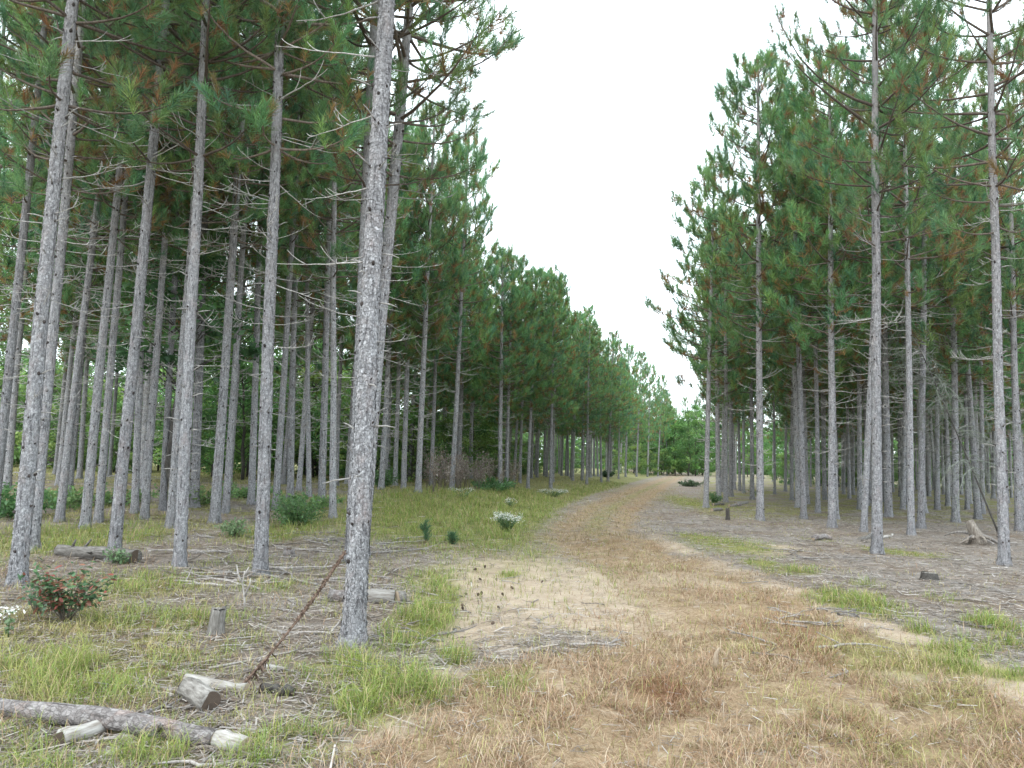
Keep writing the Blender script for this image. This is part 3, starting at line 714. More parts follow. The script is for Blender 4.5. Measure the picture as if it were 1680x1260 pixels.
place(1538, 836, (1538, 600), 9.5, 'shaded pine right of the twin pines', RI, seed=72)
place(1568, 857, (1565, 500), 13, 'pine behind the hanging dead boughs left of the uprooted stump', RI, seed=73)
place(1648, 928, (1627, 0), 18.5, 'pale pine nearest on the right, in front of the uprooted stump', RG, seed=74, h=14.5)
place(1672, 872, (1662, 500), 13, 'grey pine at the right border behind the nearest right pine', RI, seed=75)
place(1612, 843, (1610, 640), 9, 'shaded pine above the uprooted stump', RI, seed=76)
place(1587, 836, (1586, 640), 8, 'shaded pine left above the uprooted stump', RI, seed=77)
place(1630, 818, (1629, 640), 7, 'shaded thin pine left behind the nearest right pine', RI, seed=78)
place(1383, 805, (1383, 640), 6, 'thin back pine right of the pale straight pine', RI, seed=79)
place(1400, 812, (1401, 640), 6, 'second thin back pine right of the pale straight pine', RI, seed=80)
place(1525, 806, (1525, 640), 7, 'back pine in the dark right of the twin pines', RI, seed=81)
place(1353, 819, (1353, 640), 5, 'thin back pine left of the pale straight pine', RI, seed=82)

# -------- filling rows behind
def fill(xs, ys, cond, label, group, jit=.35, h0=12.6, h1=14.8):
    n = 0
    for yy in ys:
        for xx in xs:
            x_ = xx + rng.normal() * jit; y_ = yy + rng.normal() * jit
            if not cond(x_, y_): continue
            if rng.random() < (.26 if group.startswith('back row pines of the left') else .10): continue
            if min(np.hypot(u[0] - x_, u[1] - y_) for u in USED) < 1.35: continue
            USED.append(np.array([x_, y_]))
            kind = 'B' if y_ < 40 else 'C'
            pine((x_, y_, gz(x_, y_)), (rng.normal() * .018, rng.normal() * .015), rng.uniform(.075, .108), rng.uniform(h0, h1), kind, label, group, 0, int(rng.integers(1000)))
            n += 1
    return n
def bearing(x_, y_): return 840 + FPX * x_ / (y_ * .995)
nL = fill(np.arange(-52, 0, 2.5), np.arange(17, 33, 2.5), lambda x, y: x < ledge(y) - 4.5 and x > -.74 * y - 1 and bearing(x, y) < 640, 'shaded pine in the back rows left of the thick nearest pine', 'back row pines of the left stand')
nL2 = fill(np.arange(-30, 20, 2.5), np.arange(33, 78, 2.6), lambda x, y: x < ledge(y) - 1.8 and x > ledge(y) - 13 and bearing(x, y) > 590, 'shaded slim pine in the back rows above the brown weed patch', 'back row pines beyond the grass bank', h0=10.6, h1=12.2)
nR = fill(np.arange(4, 62, 2.5), np.arange(24, 74, 2.45), lambda x, y: x > redge(y) + 3.2 and bearing(x, y) > 1290 and bearing(x, y) < 1720, 'shaded pine deep in the dark right stand', 'back row pines of the right stand')
nR2 = fill(np.arange(4, 62, 2.8), np.arange(34, 66, 3.0), lambda x, y: x > redge(y) + 1.6 and bearing(x, y) > 1165 and bearing(x, y) < 1240 and y < 56, 'slim pine in the thin rows behind the first roadside cluster', 'thin row pines right of the path')
import sys; print('fill', nL, nL2, nR, nR2, file=sys.stderr)

# ------------------------------------------------------------------ broadleaf trees and shrubs
def leaf_quads(acc, P, size, C, mat=1, flat_=.5):
    n = len(P); nrm = norm(rng.normal(size=(n, 3)) + np.array([0, 0, flat_])); a = norm(np.cross(nrm, rng.normal(size=(n, 3)))); b = np.cross(nrm, a)
    s = (size * (.6 + .7 * rng.random(n)))[:, None]
    v = np.stack([P - a * s * .55, P + b * s * .32 - a * s * .05, P + a * s * .6, P - b * s * .32 - a * s * .05], 1).reshape(-1, 3)
    k = np.arange(n)[:, None] * 4
    acc.add(v, np.concatenate([k + np.array([[0, 1, 2]]), k + np.array([[0, 2, 3]])]), mat, np.repeat(C, 4, 0), False)
LGREEN = [(.12, .25, .075), (.16, .30, .08), (.10, .205, .07), (.20, .33, .09), (.14, .265, .085)]
def broadleaf(seed, H=8., W=2.6, zb=.8, nclump=60, per=110, leaf=.17, cols=LGREEN, trunkr=.09):
    global rng
    old = rng; rng = np.random.default_rng(seed); a = Acc(); b = Acc()
    K = 10; z = np.linspace(-.2, H * .86, K); px = np.cumsum(rng.normal(size=K)) * .07; py = np.cumsum(rng.normal(size=K)) * .07; px -= px[0]; py -= py[0]
    pts = np.stack([px, py, z], 1); v, t = tube(pts, np.linspace(trunkr, .015, K), 8); a.add(v, t, 0)
    LP, LC = [], []
    for i in range(nclump):
        t_ = rng.random() ** .85; zc = zb + (H - zb) * t_
        prof = math.sin(PI * (.12 + .86 * t_) ** .85) ** .7
        az = rng.random() * 6.28; r = W * prof * math.sqrt(rng.uniform(.12, 1.0)); c = np.array([r * math.cos(az), r * math.sin(az), zc])
        hb = max(.3, min(zc - .35 * r - .2, H * .8)); s0 = np.array([np.interp(hb, z, px), np.interp(hb, z, py), hb])
        mid = (s0 + c) / 2 + np.array([0, 0, .12 * r]) + rng.normal(size=3) * .06
        v, t = tube(np.array([s0, mid, c]), [.022, .014, .006], 4, False); b.add(v, t, 0)
        n = int(per * rng.uniform(.5, 1.3)); rad_ = rng.uniform(.35, .75) * (W / 2.6) ** .6
        q = rng.normal(size=(n, 3)) * np.array([1, 1, .6]) * rad_ * .55
        LP.append(c + q); base = np.array(cols[rng.integers(len(cols))]) * rng.uniform(.7, 1.3)
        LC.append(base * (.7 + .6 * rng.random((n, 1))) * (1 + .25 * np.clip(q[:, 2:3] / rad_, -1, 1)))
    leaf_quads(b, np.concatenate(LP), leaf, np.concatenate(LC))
    rng = old
    return a.mesh('trunk', [DKBARK]), b.mesh('crown', [DKBARK, LEAF])
BR = [broadleaf(800 + i, H=8 + (i % 3), W=2.5 + .3 * (i % 2)) for i in range(4)]
BUSHY = [broadleaf(820 + i, H=4.6, W=2.3, zb=.15, nclump=46, per=130, leaf=.14, trunkr=.05, cols=[(.13, .25, .075), (.18, .30, .08), (.105, .21, .07), (.23, .33, .09)]) for i in range(3)]
OAK = [broadleaf(840, H=6.4, W=1.9, zb=3.2, nclump=34, per=80, leaf=.15, cols=[(.07, .16, .06), (.09, .19, .065), (.06, .14, .055)])]
def btree(name, protos, i, p, s, label, cat, group, rz=None, sz=None):
    t = empty(name, p); tag(t, label, cat, group); tm, cm = protos[i % len(protos)]
    rz = rng.random() * 6.28 if rz is None else rz
    link('trunk', tm, t, None, (0, 0, rz), (s, s, sz or s)); link('crown', cm, t, None, (0, 0, rz), (s, s, sz or s))
    return t
p = at(283, 838); btree('oak_tree', OAK, 0, (p[0], p[1], p[2]), 1., 'small dark leaved oak with foliage high between the left pine trunks', 'oak tree', None)
# leafy edge behind the left stand
g = 'leafy trees beyond the left stand'
for i in range(26):
    px = -60 + i * 27 + rng.normal() * 8; yy = rng.uniform(36, 52); x_ = (px - 840) / FPX * yy
    btree('leafy_shrub', BUSHY, i, (x_, yy, gz(x_, yy)), rng.uniform(.75, 1.35), 'bright leafy understorey bush seen between the left pine trunks', 'leafy bush', 'understorey bushes behind the left stand')
for i in range(18):
    px = -90 + i * 42 + rng.normal() * 12; yy = rng.uniform(48, 62); x_ = (px - 840) / FPX * yy
    btree('leafy_tree', BR, i, (x_, yy, gz(x_, yy)), rng.uniform(1.0, 1.5), 'leafy tree standing in the open beyond the left pine rows', 'leafy tree', g)
# end of the path
for i in range(14):
    px = 1285 + i * 32 + rng.normal() * 8; yy = rng.uniform(76, 88); x_ = (px - 840) / FPX * yy
    btree('leafy_tree', BR, i, (x_, yy, gz(x_, yy)), rng.uniform(.85, 1.05), 'shadowy leafy tree closing the back of the dark right stand', 'leafy tree', 'leafy trees behind the dark right stand')
for i in range(20):
    yy = 30 + i * 2.7 + rng.normal() * .6; x_ = float(ledge(yy)) - rng.uniform(14.5, 18.5)
    btree('leafy_tree', BR, i, (x_, yy, gz(x_, yy)), rng.uniform(.75, 1.0), 'dark leafy tree behind the pine rows above the brown weed patch', 'leafy tree', 'leafy trees behind the left roadside rows')
g = 'leafy trees closing the end of the path'
for i, (px, yy, s) in enumerate([(1000, 100, .9), (1020, 96, .8), (1042, 104, 1.), (1062, 110, .95), (1083, 118, .9), (1100, 128, 1.), (1118, 134, .9), (1138, 130, 1.), (1150, 142, 1.05), (1075, 126, .8), (1050, 122, 1.1), (1110, 145, 1.15), (1165, 128, .9), (1185, 120, 1.), (1205, 112, .9), (1228, 118, .95), (1250, 108, .85), (1275, 104, .9), (1300, 112, .9), (1325, 100, .8)]):
    x_ = (px - 840) / FPX * yy
    btree('leafy_tree', BR, i, (x_, yy, gz(x_, yy)), s, 'bright green leafy tree closing off the far end of the path' if px < 1160 else 'leafy tree seen through the gap behind the first right pines', 'leafy tree', g if px < 1160 else 'leafy trees behind the right stand')
for i, (px, yy, s) in enumerate([(1045, 92, .8), (1068, 100, .7), (1090, 108, .8), (1130, 116, .9), (1010, 88, .6), (1105, 120, .7), (1155, 112, .7)]):
    x_ = (px - 840) / FPX * yy
    btree('leafy_shrub', BUSHY, i, (x_, yy, gz(x_, yy)), s, 'low leafy bush at the far bend of the path', 'leafy bush', 'bushes at the far bend')
for i in range(26):
    yy = 34 + i * 2.1 + rng.normal() * .5; x_ = float(ledge(yy)) - rng.uniform(9, 15)
    btree('leafy_shrub', BUSHY, i, (x_, yy, gz(x_, yy)), rng.uniform(.55, .95), 'leafy bush behind the pine rows above the brown weed patch', 'leafy bush', 'bushes behind the left roadside rows')
for i in range(16):
    px = 1000 + i * 11; yy = rng.uniform(108, 126); x_ = (px - 840) / FPX * yy
    btree('leafy_tree', BR, i + 1, (x_, yy, gz(x_, yy)), rng.uniform(1.0, 1.3), 'bright green leafy tree closing off the far end of the path', 'leafy tree', 'leafy trees closing the end of the path')
for i in range(16):
    px = 1290 + i * 27; yy = rng.uniform(66, 78); x_ = (px - 840) / FPX * yy
    btree('leafy_shrub', BUSHY, i, (x_, yy, gz(x_, yy)), rng.uniform(.5, .9), 'dim leafy bush at the back of the dark right stand', 'leafy bush', 'bushes behind the dark right stand')
g = 'far pines above the leafy trees'
for i, (px, yy, h) in enumerate([(1028, 108, 14), (1046, 112, 14.5), (1064, 118, 13.5), (1078, 124, 13), (1092, 132, 13), (1105, 140, 12.5), (1134, 138, 14), (1148, 134, 13.5), (1010, 96, 13.5), (985, 68, 13.6), (1006, 72, 14), (1030, 78, 14), (1048, 84, 14), (1066, 92, 14), (1083, 100, 13.5), (1098, 112, 13), (1022, 92, 14)]):
    x_ = (px - 840) / FPX * yy * .995
    pine((x_, yy, gz(x_, yy)), (rng.normal() * .02, 0), .1, h, 'C', 'distant pine poking above the leafy trees at the end of the path', g, 0, i)
# far wood as one mass
acc = Acc(); LP = []; LC = []
for i in range(420):
    azd = math.radians(rng.uniform(-52, 52)); d_ = rng.uniform(150, 210); x_ = d_ * math.sin(azd); y_ = d_ * math.cos(azd)
    hh = rng.uniform(9, 14) if azd < .3 else rng.uniform(8, 12); w_ = rng.uniform(2, 3.6); n = 170
    t_ = rng.random(n); a_ = rng.random(n) * 6.28; r_ = w_ * np.sqrt(rng.random(n)) * np.sin(PI * (.15 + .83 * t_)) ** .6
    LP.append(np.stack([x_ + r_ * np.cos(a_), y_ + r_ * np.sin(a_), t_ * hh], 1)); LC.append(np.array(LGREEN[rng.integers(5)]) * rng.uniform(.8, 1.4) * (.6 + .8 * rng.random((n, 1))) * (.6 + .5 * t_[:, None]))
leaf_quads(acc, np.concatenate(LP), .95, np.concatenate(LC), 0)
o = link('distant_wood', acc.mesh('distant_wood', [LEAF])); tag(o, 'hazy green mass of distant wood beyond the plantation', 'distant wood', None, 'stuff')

# ------------------------------------------------------------------ logs, stumps, sticks
def axis_rot(a, b):
    d = Vector(b) - Vector(a); return d.to_track_quat('Z', 'Y').to_euler(), d.length
def cut_disc(r, seed, mat, jag=.0):
    rg = np.random.default_rng(seed); a = Acc(); seg = 20; an = np.linspace(0, 2 * PI, seg, endpoint=False)
    v = [[0, 0, 0]] + [[r * f * math.cos(x_), r * f * math.sin(x_), rg.normal() * jag] for f in (.5, .97) for x_ in an]
    t = [(0, 1 + i, 1 + (i + 1) % seg) for i in range(seg)]
    for i in range(seg): j = (i + 1) % seg; t += [(1 + i, 1 + seg + i, 1 + seg + j), (1 + i, 1 + seg + j, 1 + j)]
    a.add(v, t, 0, smooth=False); return a.mesh('cut_end', [mat])
def log(name, a, b, r0, r1, mat, cut, label, cat='log', group=None, wob=.02, knots=0, ends=(True, True), seed=1, sink=.15):
    rg = np.random.default_rng(seed); a = np.array(a, float); b = np.array(b, float)
    a[2] += r0 * (1 - sink); b[2] += r1 * (1 - sink); rot, L = axis_rot(a, b)
    K = max(6, int(L / .07)); z = np.linspace(0, L, K); seg = 20
    wx = np.interp(z, np.linspace(0, L, 6), rg.normal(size=6)) * wob; wy = np.interp(z, np.linspace(0, L, 6), rg.normal(size=6)) * wob
    wx -= wx[0] + (wx[-1] - wx[0]) * z / L; wy -= wy[0] + (wy[-1] - wy[0]) * z / L
    pts = np.stack([wx, wy, z], 1); v, t = tube(pts, np.linspace(r0, r1, K), seg)
    vv = v[:-2].reshape(K, seg, 3); an = np.linspace(0, 2 * PI, seg, endpoint=False)
    bm = fbm(np.tile(np.cos(an) * 2.5 + seed, (K, 1)), np.tile(np.sin(an) * 2.5, (K, 1)) + z[:, None] * 9, seed, 3) - .5
    vv += (vv - pts[:, None]) * (.32 * bm)[:, :, None]; v[:-2] = vv.reshape(-1, 3)
    ac = Acc(); ac.add(v, t, 0)
    for k in range(knots):
        zz = rg.uniform(.1, L - .1); x_ = rg.random() * 6.28; d = np.array([math.cos(x_), math.sin(x_), .5]); r = np.interp(zz, [0, L], [r0, r1]); c = np.array([0, 0, zz])
        v, t = tube(np.array([c + d * r * .7, c + d * (r + .05), c + d * (r + .05 + rg.random() * .08)]), [.022, .016, .012], 6); ac.add(v, t, 0)
    o = link(name, ac.mesh(name, [mat]), None, a, rot); tag(o, label, cat, group)
    if ends[0]: link('cut_end', cut_disc(r0, seed, cut), o, (0, 0, -.004), (PI, 0, 0))
    if ends[1]: link('cut_end', cut_disc(r1, seed + 1, cut), o, (0, 0, L + .004))
    return o
def W(px, d): return px / FPX * d
a, b = at(-60, 1165), at(352, 1226); log('fallen_log', a, b, .060, .052, LOGBARK, CUTPALE, 'long fallen pine log with flaking grey bark lying in the front left grass', knots=7, seed=5, wob=.010, sink=.25, ends=(True, False))
c = b + (b - a) / np.linalg.norm(b - a) * .02; d_ = at(402, 1238); log('log_piece', c, d_, .052, .048, PALE, CUTPALE, 'short pale barkless log at the right tip of the long flaky log', seed=6, wob=.004)
log('log_piece', at(98, 1226), at(168, 1204), .050, .046, PALE, CUTDARK, 'short pale barkless log lying in front of the long flaky log', seed=7, wob=.004)
log('log_piece', at(308, 1146), at(344, 1169), .072, .069, GREYW, CUTDARK, 'stubby thick grey log with dark cut face toward the viewer', seed=8, wob=.003, sink=.1)
log('log_piece', at(304, 1123), at(404, 1137), .040, .036, PALE, CUTPALE, 'pale barkless pole piece behind the stubby thick log', seed=9, wob=.006)
log('log_piece', at(436, 1098), at(468, 1102), .022, .018, PALE, CUTPALE, 'small whitish wood chunk right of the leaning dead stalk', seed=10, wob=.006)
log('log_piece', at(430, 1137), at(480, 1143), .036, .03, DKBARK, CUTDARK, 'charred dark wood chunk right of the leaning stalk foot', seed=11, wob=.012)
a, b = at(96, 911), at(222, 924); log('fallen_log', a, b, .085, .10, GREYW, CUTDARK, 'fallen grey log with dark cut end against the left pine trunk', seed=12, wob=.015, knots=3)
hl = log('fallen_log', at(540, 986), at(647, 990), .070, .076, LOGBARK, CUTGREY, 'cut log half stripped of bark behind the thick nearest pine', seed=13, wob=.004)
zl = float((Vector(at(647, 990)) - Vector(at(540, 986))).length); ac = Acc(); v, t = tube(np.array([[0, 0, zl * f] for f in (.56, .6, .75, .9, .998)]), [.070, .0835, .0835, .0835, .082], 20); ac.add(v, t); link('bare_section', ac.mesh('bare_section', [PALE]), hl)
log('log_piece', at(651, 991), at(659, 989), .076, .07, GREYW, CUTPALE, 'thin tilted slice sawn off the half stripped log', seed=14, wob=.001)
log('log_piece', at(1334, 887), at(1362, 886), .06, .055, LOGBARK, CUTPALE, 'small cut log lying in front of the pale straight pine', seed=15)
log('log_piece', at(1410, 888), at(1438, 882), .05, .06, GREYW, CUTGREY, 'grey log chunk left of the foot of the large pale pine', seed=16)
log('log_piece', at(1440, 885), at(1464, 878), .035, .03, PALE, CUTPALE, 'pale stick of wood right behind the large pale pine', seed=17)
for k, (p0, p1, lb) in enumerate([((1170, 830), (1187, 829), 'left log of the small pile beside the first right pine'), ((1196, 832), (1215, 830), 'front log of the small pile beside the first right pine'), ((1208, 829), (1226, 826), 'back pale log of the small pile beside the first right pine'), ((1168, 839), (1184, 838), 'grey log lying in front of the small pile by the first right pine')]):
    log('log_piece', at(*p0), at(*p1), .06, .055, [GREYW, LOGBARK, PALE, GREYW][k], CUTPALE, lb, seed=20 + k)
def stump(px, py, r, h, label, mat=GREYW, cut=CUTGREY, seed=1, tilt=0., name='tree_stump'):
    p = at(px, py); rg = np.random.default_rng(seed); seg = 18; K = 8; z = np.linspace(-.12, h, K)
    rr = r * (1 + .35 * np.exp(-np.maximum(z, 0) / .06)); v, t = tube(np.stack([0 * z, 0 * z, z], 1), rr, seg)
    vv = v[:-2].reshape(K, seg, 3); an = np.linspace(0, 2 * PI, seg, endpoint=False)
    vv[:, :, :2] *= (1 + .25 * (fbm(np.cos(an) * 2 + seed, np.sin(an) * 2, seed, 2) - .5))[None, :, None]; vv[-1, :, 2] += rg.normal(size=seg) * .012
    v[:-2] = vv.reshape(-1, 3); ac = Acc(); ac.add(v, t, 0)
    o = link(name, ac.mesh(name, [mat]), None, p, (rg.normal() * .04, tilt, rg.random() * 6)); tag(o, label, 'stump')
    link('cut_end', cut_disc(r * .97, seed, cut, .004), o, (0, 0, h + .006)); return o
stump(354, 1042, .062, .22, 'short grey post like stump standing in grass left of the leaning stalk', seed=3, tilt=.08)
stump(474, 913, .075, .11, 'low dark cut stump in the slash right of the scarred base pine', LOGBARK, CUTDARK, 4)
stump(1194, 853, .055, .34, 'upright dark post stump in front of the small log pile', DKBARK, CUTGREY, 5)
stump(1525, 952, .10, .10, 'low dark cut stump alone on the bare right floor', DKBARK, CUTGREY, 6)
stump(1345, 886, .05, .07, 'tiny stump touching the small cut log at right', LOGBARK, CUTDARK, 7)
stump(1213, 798, .1, .35, 'far dark stump in the grass behind the first right pines', DKBARK, CUTDARK, 8)

# uprooted stump
p = at(1606, 893); rg = np.random.default_rng(4); ac = Acc()
pts = np.array([[0, 0, -.05], [-.03, .02, .15], [-.09, .04, .34], [-.16, .05, .50]]); v, t = tube(pts, [.24, .15, .11, .08], 24)
v += (fbm(v[:, 0] * 12 + v[:, 2] * 9, v[:, 1] * 12 + v[:, 2] * 5, 4, 3) - .5)[:, None] * .16 * norm(v - np.array([0, 0, .2])); ac.add(v, t, 0)
ob = link('uprooted_stump', ac.mesh('uprooted_stump', [TWIG]), None, p); tag(ob, 'ragged rotten uprooted stump left of the nearest right pine', 'stump')
for k in range(13):
    az = rg.random() * 6.28; L = rg.uniform(.3, .75); q = [np.array([0, 0, .08 + .12 * rg.random()])]; el = rg.uniform(-.1, .5)
    for j in range(5): q.append(q[-1] + rdir(az + rg.normal() * .3, el - .22 * j) * L / 5)
    q = np.array(q); q[:, 2] = np.maximum(q[:, 2], .015); ac = Acc(); v, t = tube(q, np.linspace(.05, .012, 6), 7); ac.add(v, t); link('root', ac.mesh('root', [TWIG if k % 3 else DEAD]), ob)

# sticks
def stick(seed):
    rg = np.random.default_rng(seed); ac = Acc(); K = 8; az = 0; q = [np.array([-.5, 0, 0.])]
    for j in range(K): az += rg.normal() * .16; q.append(q[-1] + np.array([math.cos(az), math.sin(az), rg.normal() * .05]) / K)
    q = np.array(q); q[:, 2] = np.abs(q[:, 2]) + .008; v, t = tube(q, np.linspace(.011, .005, K + 1), 6); ac.add(v, t)
    for k in range(int(rg.integers(0, 4))):
        i = int(rg.integers(2, K)); a2 = rg.choice([-1, 1]) * rg.uniform(.4, 1.1); l = rg.uniform(.1, .35)
        v, t = tube(np.array([q[i], q[i] + np.array([math.cos(a2), math.sin(a2), .1]) * l * .5, q[i] + np.array([math.cos(a2 * 1.1), math.sin(a2 * 1.1), .25 * rg.random()]) * l]), [.007, .005, .003], 5); ac.add(v, t)
    return ac
STK = [stick(900 + i).mesh('fallen_branch', [DEAD]) for i in range(9)]; STK2 = [stick(920 + i).mesh('fallen_branch', [TWIG]) for i in range(6)]
def put_stick(a, b, label, group=None, thick=1., k=0, mat=None):
    d = b - a; L = float(np.linalg.norm(d[:2])); c = (a + b) / 2
    o = link('fallen_branch', (STK if mat is None else STK2)[k % (9 if mat is None else 6)], None, (c[0], c[1], gz(c[0], c[1]) + .006), (0, -math.atan2(d[2], L) * .8, math.atan2(d[1], d[0])), (L, max(L * .6, thick * .75), max(.5, thick * .8)))
    tag(o, label, 'fallen branch', group); return o
for k, (p0, p1, lb, th) in enumerate([
    ((934, 1062), (1025, 1068), 'pale forked branch lying across the sandy path centre', 1.6), ((1340, 1062), (1396, 1053), 'straight pale stick on rusty grass right of path', 1.8), ((1374, 1009), (1418, 1019), 'brown stick in front of the big right grass tuft', 1.8),
    ((745, 1035), (768, 1048), 'short grey stick left of the pine cones', 1.6), ((880, 1018), (915, 1024), 'grey stick on the sand below the pine cones', 1.2), ((822, 954), (860, 957), 'thin stick on the sand beside the upper pine cones', 1.), ((430, 945), (560, 938), 'long curved pale branch behind the leaning stalk', 1.4), ((470, 985), (520, 1001), 'pale bent branch behind the middle of the leaning stalk', 1.5), ((185, 978), (248, 962), 'pale curved stick on bare soil right of the oak shrub', 1.), ((218, 1000), (248, 985), 'thin fork of sticks on bare soil right of the oak shrub', .9),
    ((540, 1045), (560, 985), 'thin arched twig left of the thick nearest pine', .8), ((380, 1180), (320, 1178), 'grey branch in front of the stubby thick log', 1.), ((50, 1215), (92, 1190), 'grey stick leaning beside the front short pale log', 1.2), ((1565, 985), (1612, 983), 'grey stick lying on the bare right floor', 1.4), ((1300, 918), (1440, 913), 'long thin branch in front of the large pale pine', 1.), ((500, 1090), (440, 1120), 'grey twig beside the whitish wood chunk', 1.), ((1545, 1000), (1520, 986), 'short stick beside the grey floor stick at right', 1.), ((315, 910), (365, 910), 'pale branch lying in slash behind the knotty pine', 1.5)]):
    put_stick(at(*p0), at(*p1), lb, None, th, k)
def scatter_sticks(n, x0, x1, y0, y1, label, group, l0=.25, l1=.9, th=1.2):
    for k in range(n):
        p = at(rng.uniform(x0, x1), rng.uniform(y0, y1)); a_ = rng.normal() * .7 + (PI if rng.random() < .5 else 0); L = rng.uniform(l0, l1)
        d = np.array([math.cos(a_), math.sin(a_), 0]) * L * .5; a2 = p - d; b2 = p + d; a2[2] = gz(*a2[:2]); b2[2] = gz(*b2[:2])
        put_stick(a2, b2, label, group, th * rng.uniform(.6, 1.3), int(rng.integers(60)), None if rng.random() < .7 else 1)
scatter_sticks(64, 300, 690, 875, 960, 'grey dead branch among the slash behind the leaning stalk', 'slash branches behind the leaning stalk', .3, 1.4, 1.9)
scatter_sticks(26, 400, 700, 960, 1110, 'thin dead twig on bare soil around the thick nearest pine', 'twigs around the thick nearest pine', .2, .7)
scatter_sticks(34, 1230, 1680, 885, 1010, 'weathered stick scattered on the bare floor of the right stand', 'sticks on the right floor', .25, 1.)
scatter_sticks(18, 1090, 1300, 850, 880, 'pale wood scrap scattered before the right edge pines', 'scraps before the right edge pines', .2, .7)
scatter_sticks(14, 720, 1010, 930, 1080, 'small twig lying on the bare sand patch', 'twigs on the sand patch', .12, .35, .7)
scatter_sticks(10, 150, 420, 1060, 1250, 'thin dry twig in the grass near the front logs', 'twigs near the front logs', .2, .6)
scatter_sticks(16, 1200, 1650, 1000, 1110, 'thin pale twig along the sandy right margin of the path', 'twigs on the right margin', .15, .5)

# pine cones
ac = Acc()
for i in range(70):
    f = i / 69; th = i * 2.4; z = f * .055; r = .021 * math.sin(PI * (.12 + .8 * f)) ; d = np.array([math.cos(th), math.sin(th), .35]); s = np.array([-math.sin(th), math.cos(th), 0]) * .008
    c = np.array([0, 0, z]); tip = c + d * r
    ac.add([c - s * .5, c + s * .5, tip + s, tip - s, tip + [0, 0, .006]], [(0, 1, 2), (0, 2, 3), (3, 2, 4)], 0, smooth=False)
v, t = tube(np.array([[0, 0, -.002], [0, 0, .03], [0, 0, .058]]), [.008, .010, .004], 8); ac.add(v, t)
CONE = ac.mesh('pine_cone', [CONEM])
for k, (px, py) in enumerate([(795, 934), (777, 936), (790, 953), (815, 955), (767, 977), (784, 980), (790, 978), (826, 979), (756, 995), (760, 1003), (820, 1000), (806, 1026), (842, 968), (888, 958)]):
    p = at(px, py); s = rng.uniform(.6, .85)
    o = link('pine_cone', CONE, None, (p[0], p[1], p[2] + .015), (rng.uniform(.2, 1.5), 0, rng.random() * 6), (s, s, s)); tag(o, 'brown pine cone lying on the bare sand patch left of the path', 'pine cone', 'pine cones on the sand patch')
# pale wood chip on the path
p = at(1172, 1100); ac = Acc(); v, t = tube(np.array([[0, 0, -.01], [.004, 0, .07], [-.006, .004, .14], [.01, 0, .19]]), [.012, .022, .016, .005], 7); ac.add(v, t)
o = link('wood_chip', ac.mesh('wood_chip', [CUTPALE]), None, p, (.2, .1, 0)); tag(o, 'pale upright wood chip standing in the rusty grass of the path', 'wood chip')
# leaning dead mullein stalk
a = at(383, 1138); q = ray(566, 905); tq = (a[1] + .55) / q[1]; b = EYE + q * tq
K = 60; f = np.linspace(0, 1, K)[:, None]; pts = (b - a) * f + np.array([0, 0, -.12]) * (f * (1 - f)) * 2
ac = Acc(); rad_ = np.where(f[:, 0] > .55, .0125, .0095) * (1 - .25 * f[:, 0]); v, t = tube(pts, rad_, 8); ac.add(v, t, 0)
for k in range(900):
    ff = rng.uniform(.52, 1.) if k % 5 else rng.uniform(.02, .5); c = (b - a) * ff + np.array([0, 0, -.24 * ff * (1 - ff)]); d = norm(rng.normal(size=3)); L = rng.uniform(.010, .024); s = norm(np.cross(d, rng.normal(size=3))) * .006
    ac.add([c - s, c + s, c + d * L + s * .5, c + d * L - s * .5], [(0, 1, 2), (0, 2, 3)], 0, smooth=False)
st = link('mullein_stalk', ac.mesh('mullein_stalk', [MULL]), None, a); tag(st, 'tall dead brown mullein stalk leaning across in front of the nearest pine', 'dead plant')
ac = Acc()
for k in range(34):
    ff = rng.uniform(.03, .33); c = (b - a) * ff + np.array([0, 0, -.24 * ff * (1 - ff)]); L = rng.uniform(.03, .11); dd = np.array([rng.normal() * .4, rng.normal() * .4, -1.]); s = norm(rng.normal(size=3)) * rng.uniform(.008, .018)
    ac.add([c - s, c + s, c + dd * L * .5 + s * 1.2, c + dd * L * .5 - s, c + dd * L], [(0, 1, 2), (0, 2, 3), (3, 2, 4)], 0, smooth=False)
link('withered_leaves', ac.mesh('withered_leaves', [MULL]), st)
# small dead sapling
p = at(401, 1003); ac = Acc()
for q in ([(0, 0, -.03), (-.01, .01, .12), (-.045, .02, .28), (-.03, .02, .40)], [(-.045, .02, .28), (-.10, .03, .36), (-.12, .03, .46)], [(-.012, .01, .15), (.03, .02, .26), (.04, 0, .33)], [(-.03, .02, .35), (.01, .02, .44)], [(-.1, .03, .36), (-.15, 0, .38)]):
    v, t = tube(np.array(q), np.linspace(.013, .005, len(q)), 6); ac.add(v, t)
o = link('dead_sapling', ac.mesh('dead_sapling', [DEAD]), None, p); tag(o, 'small pale forked dead sapling between post stump and leaning stalk', 'dead sapling')

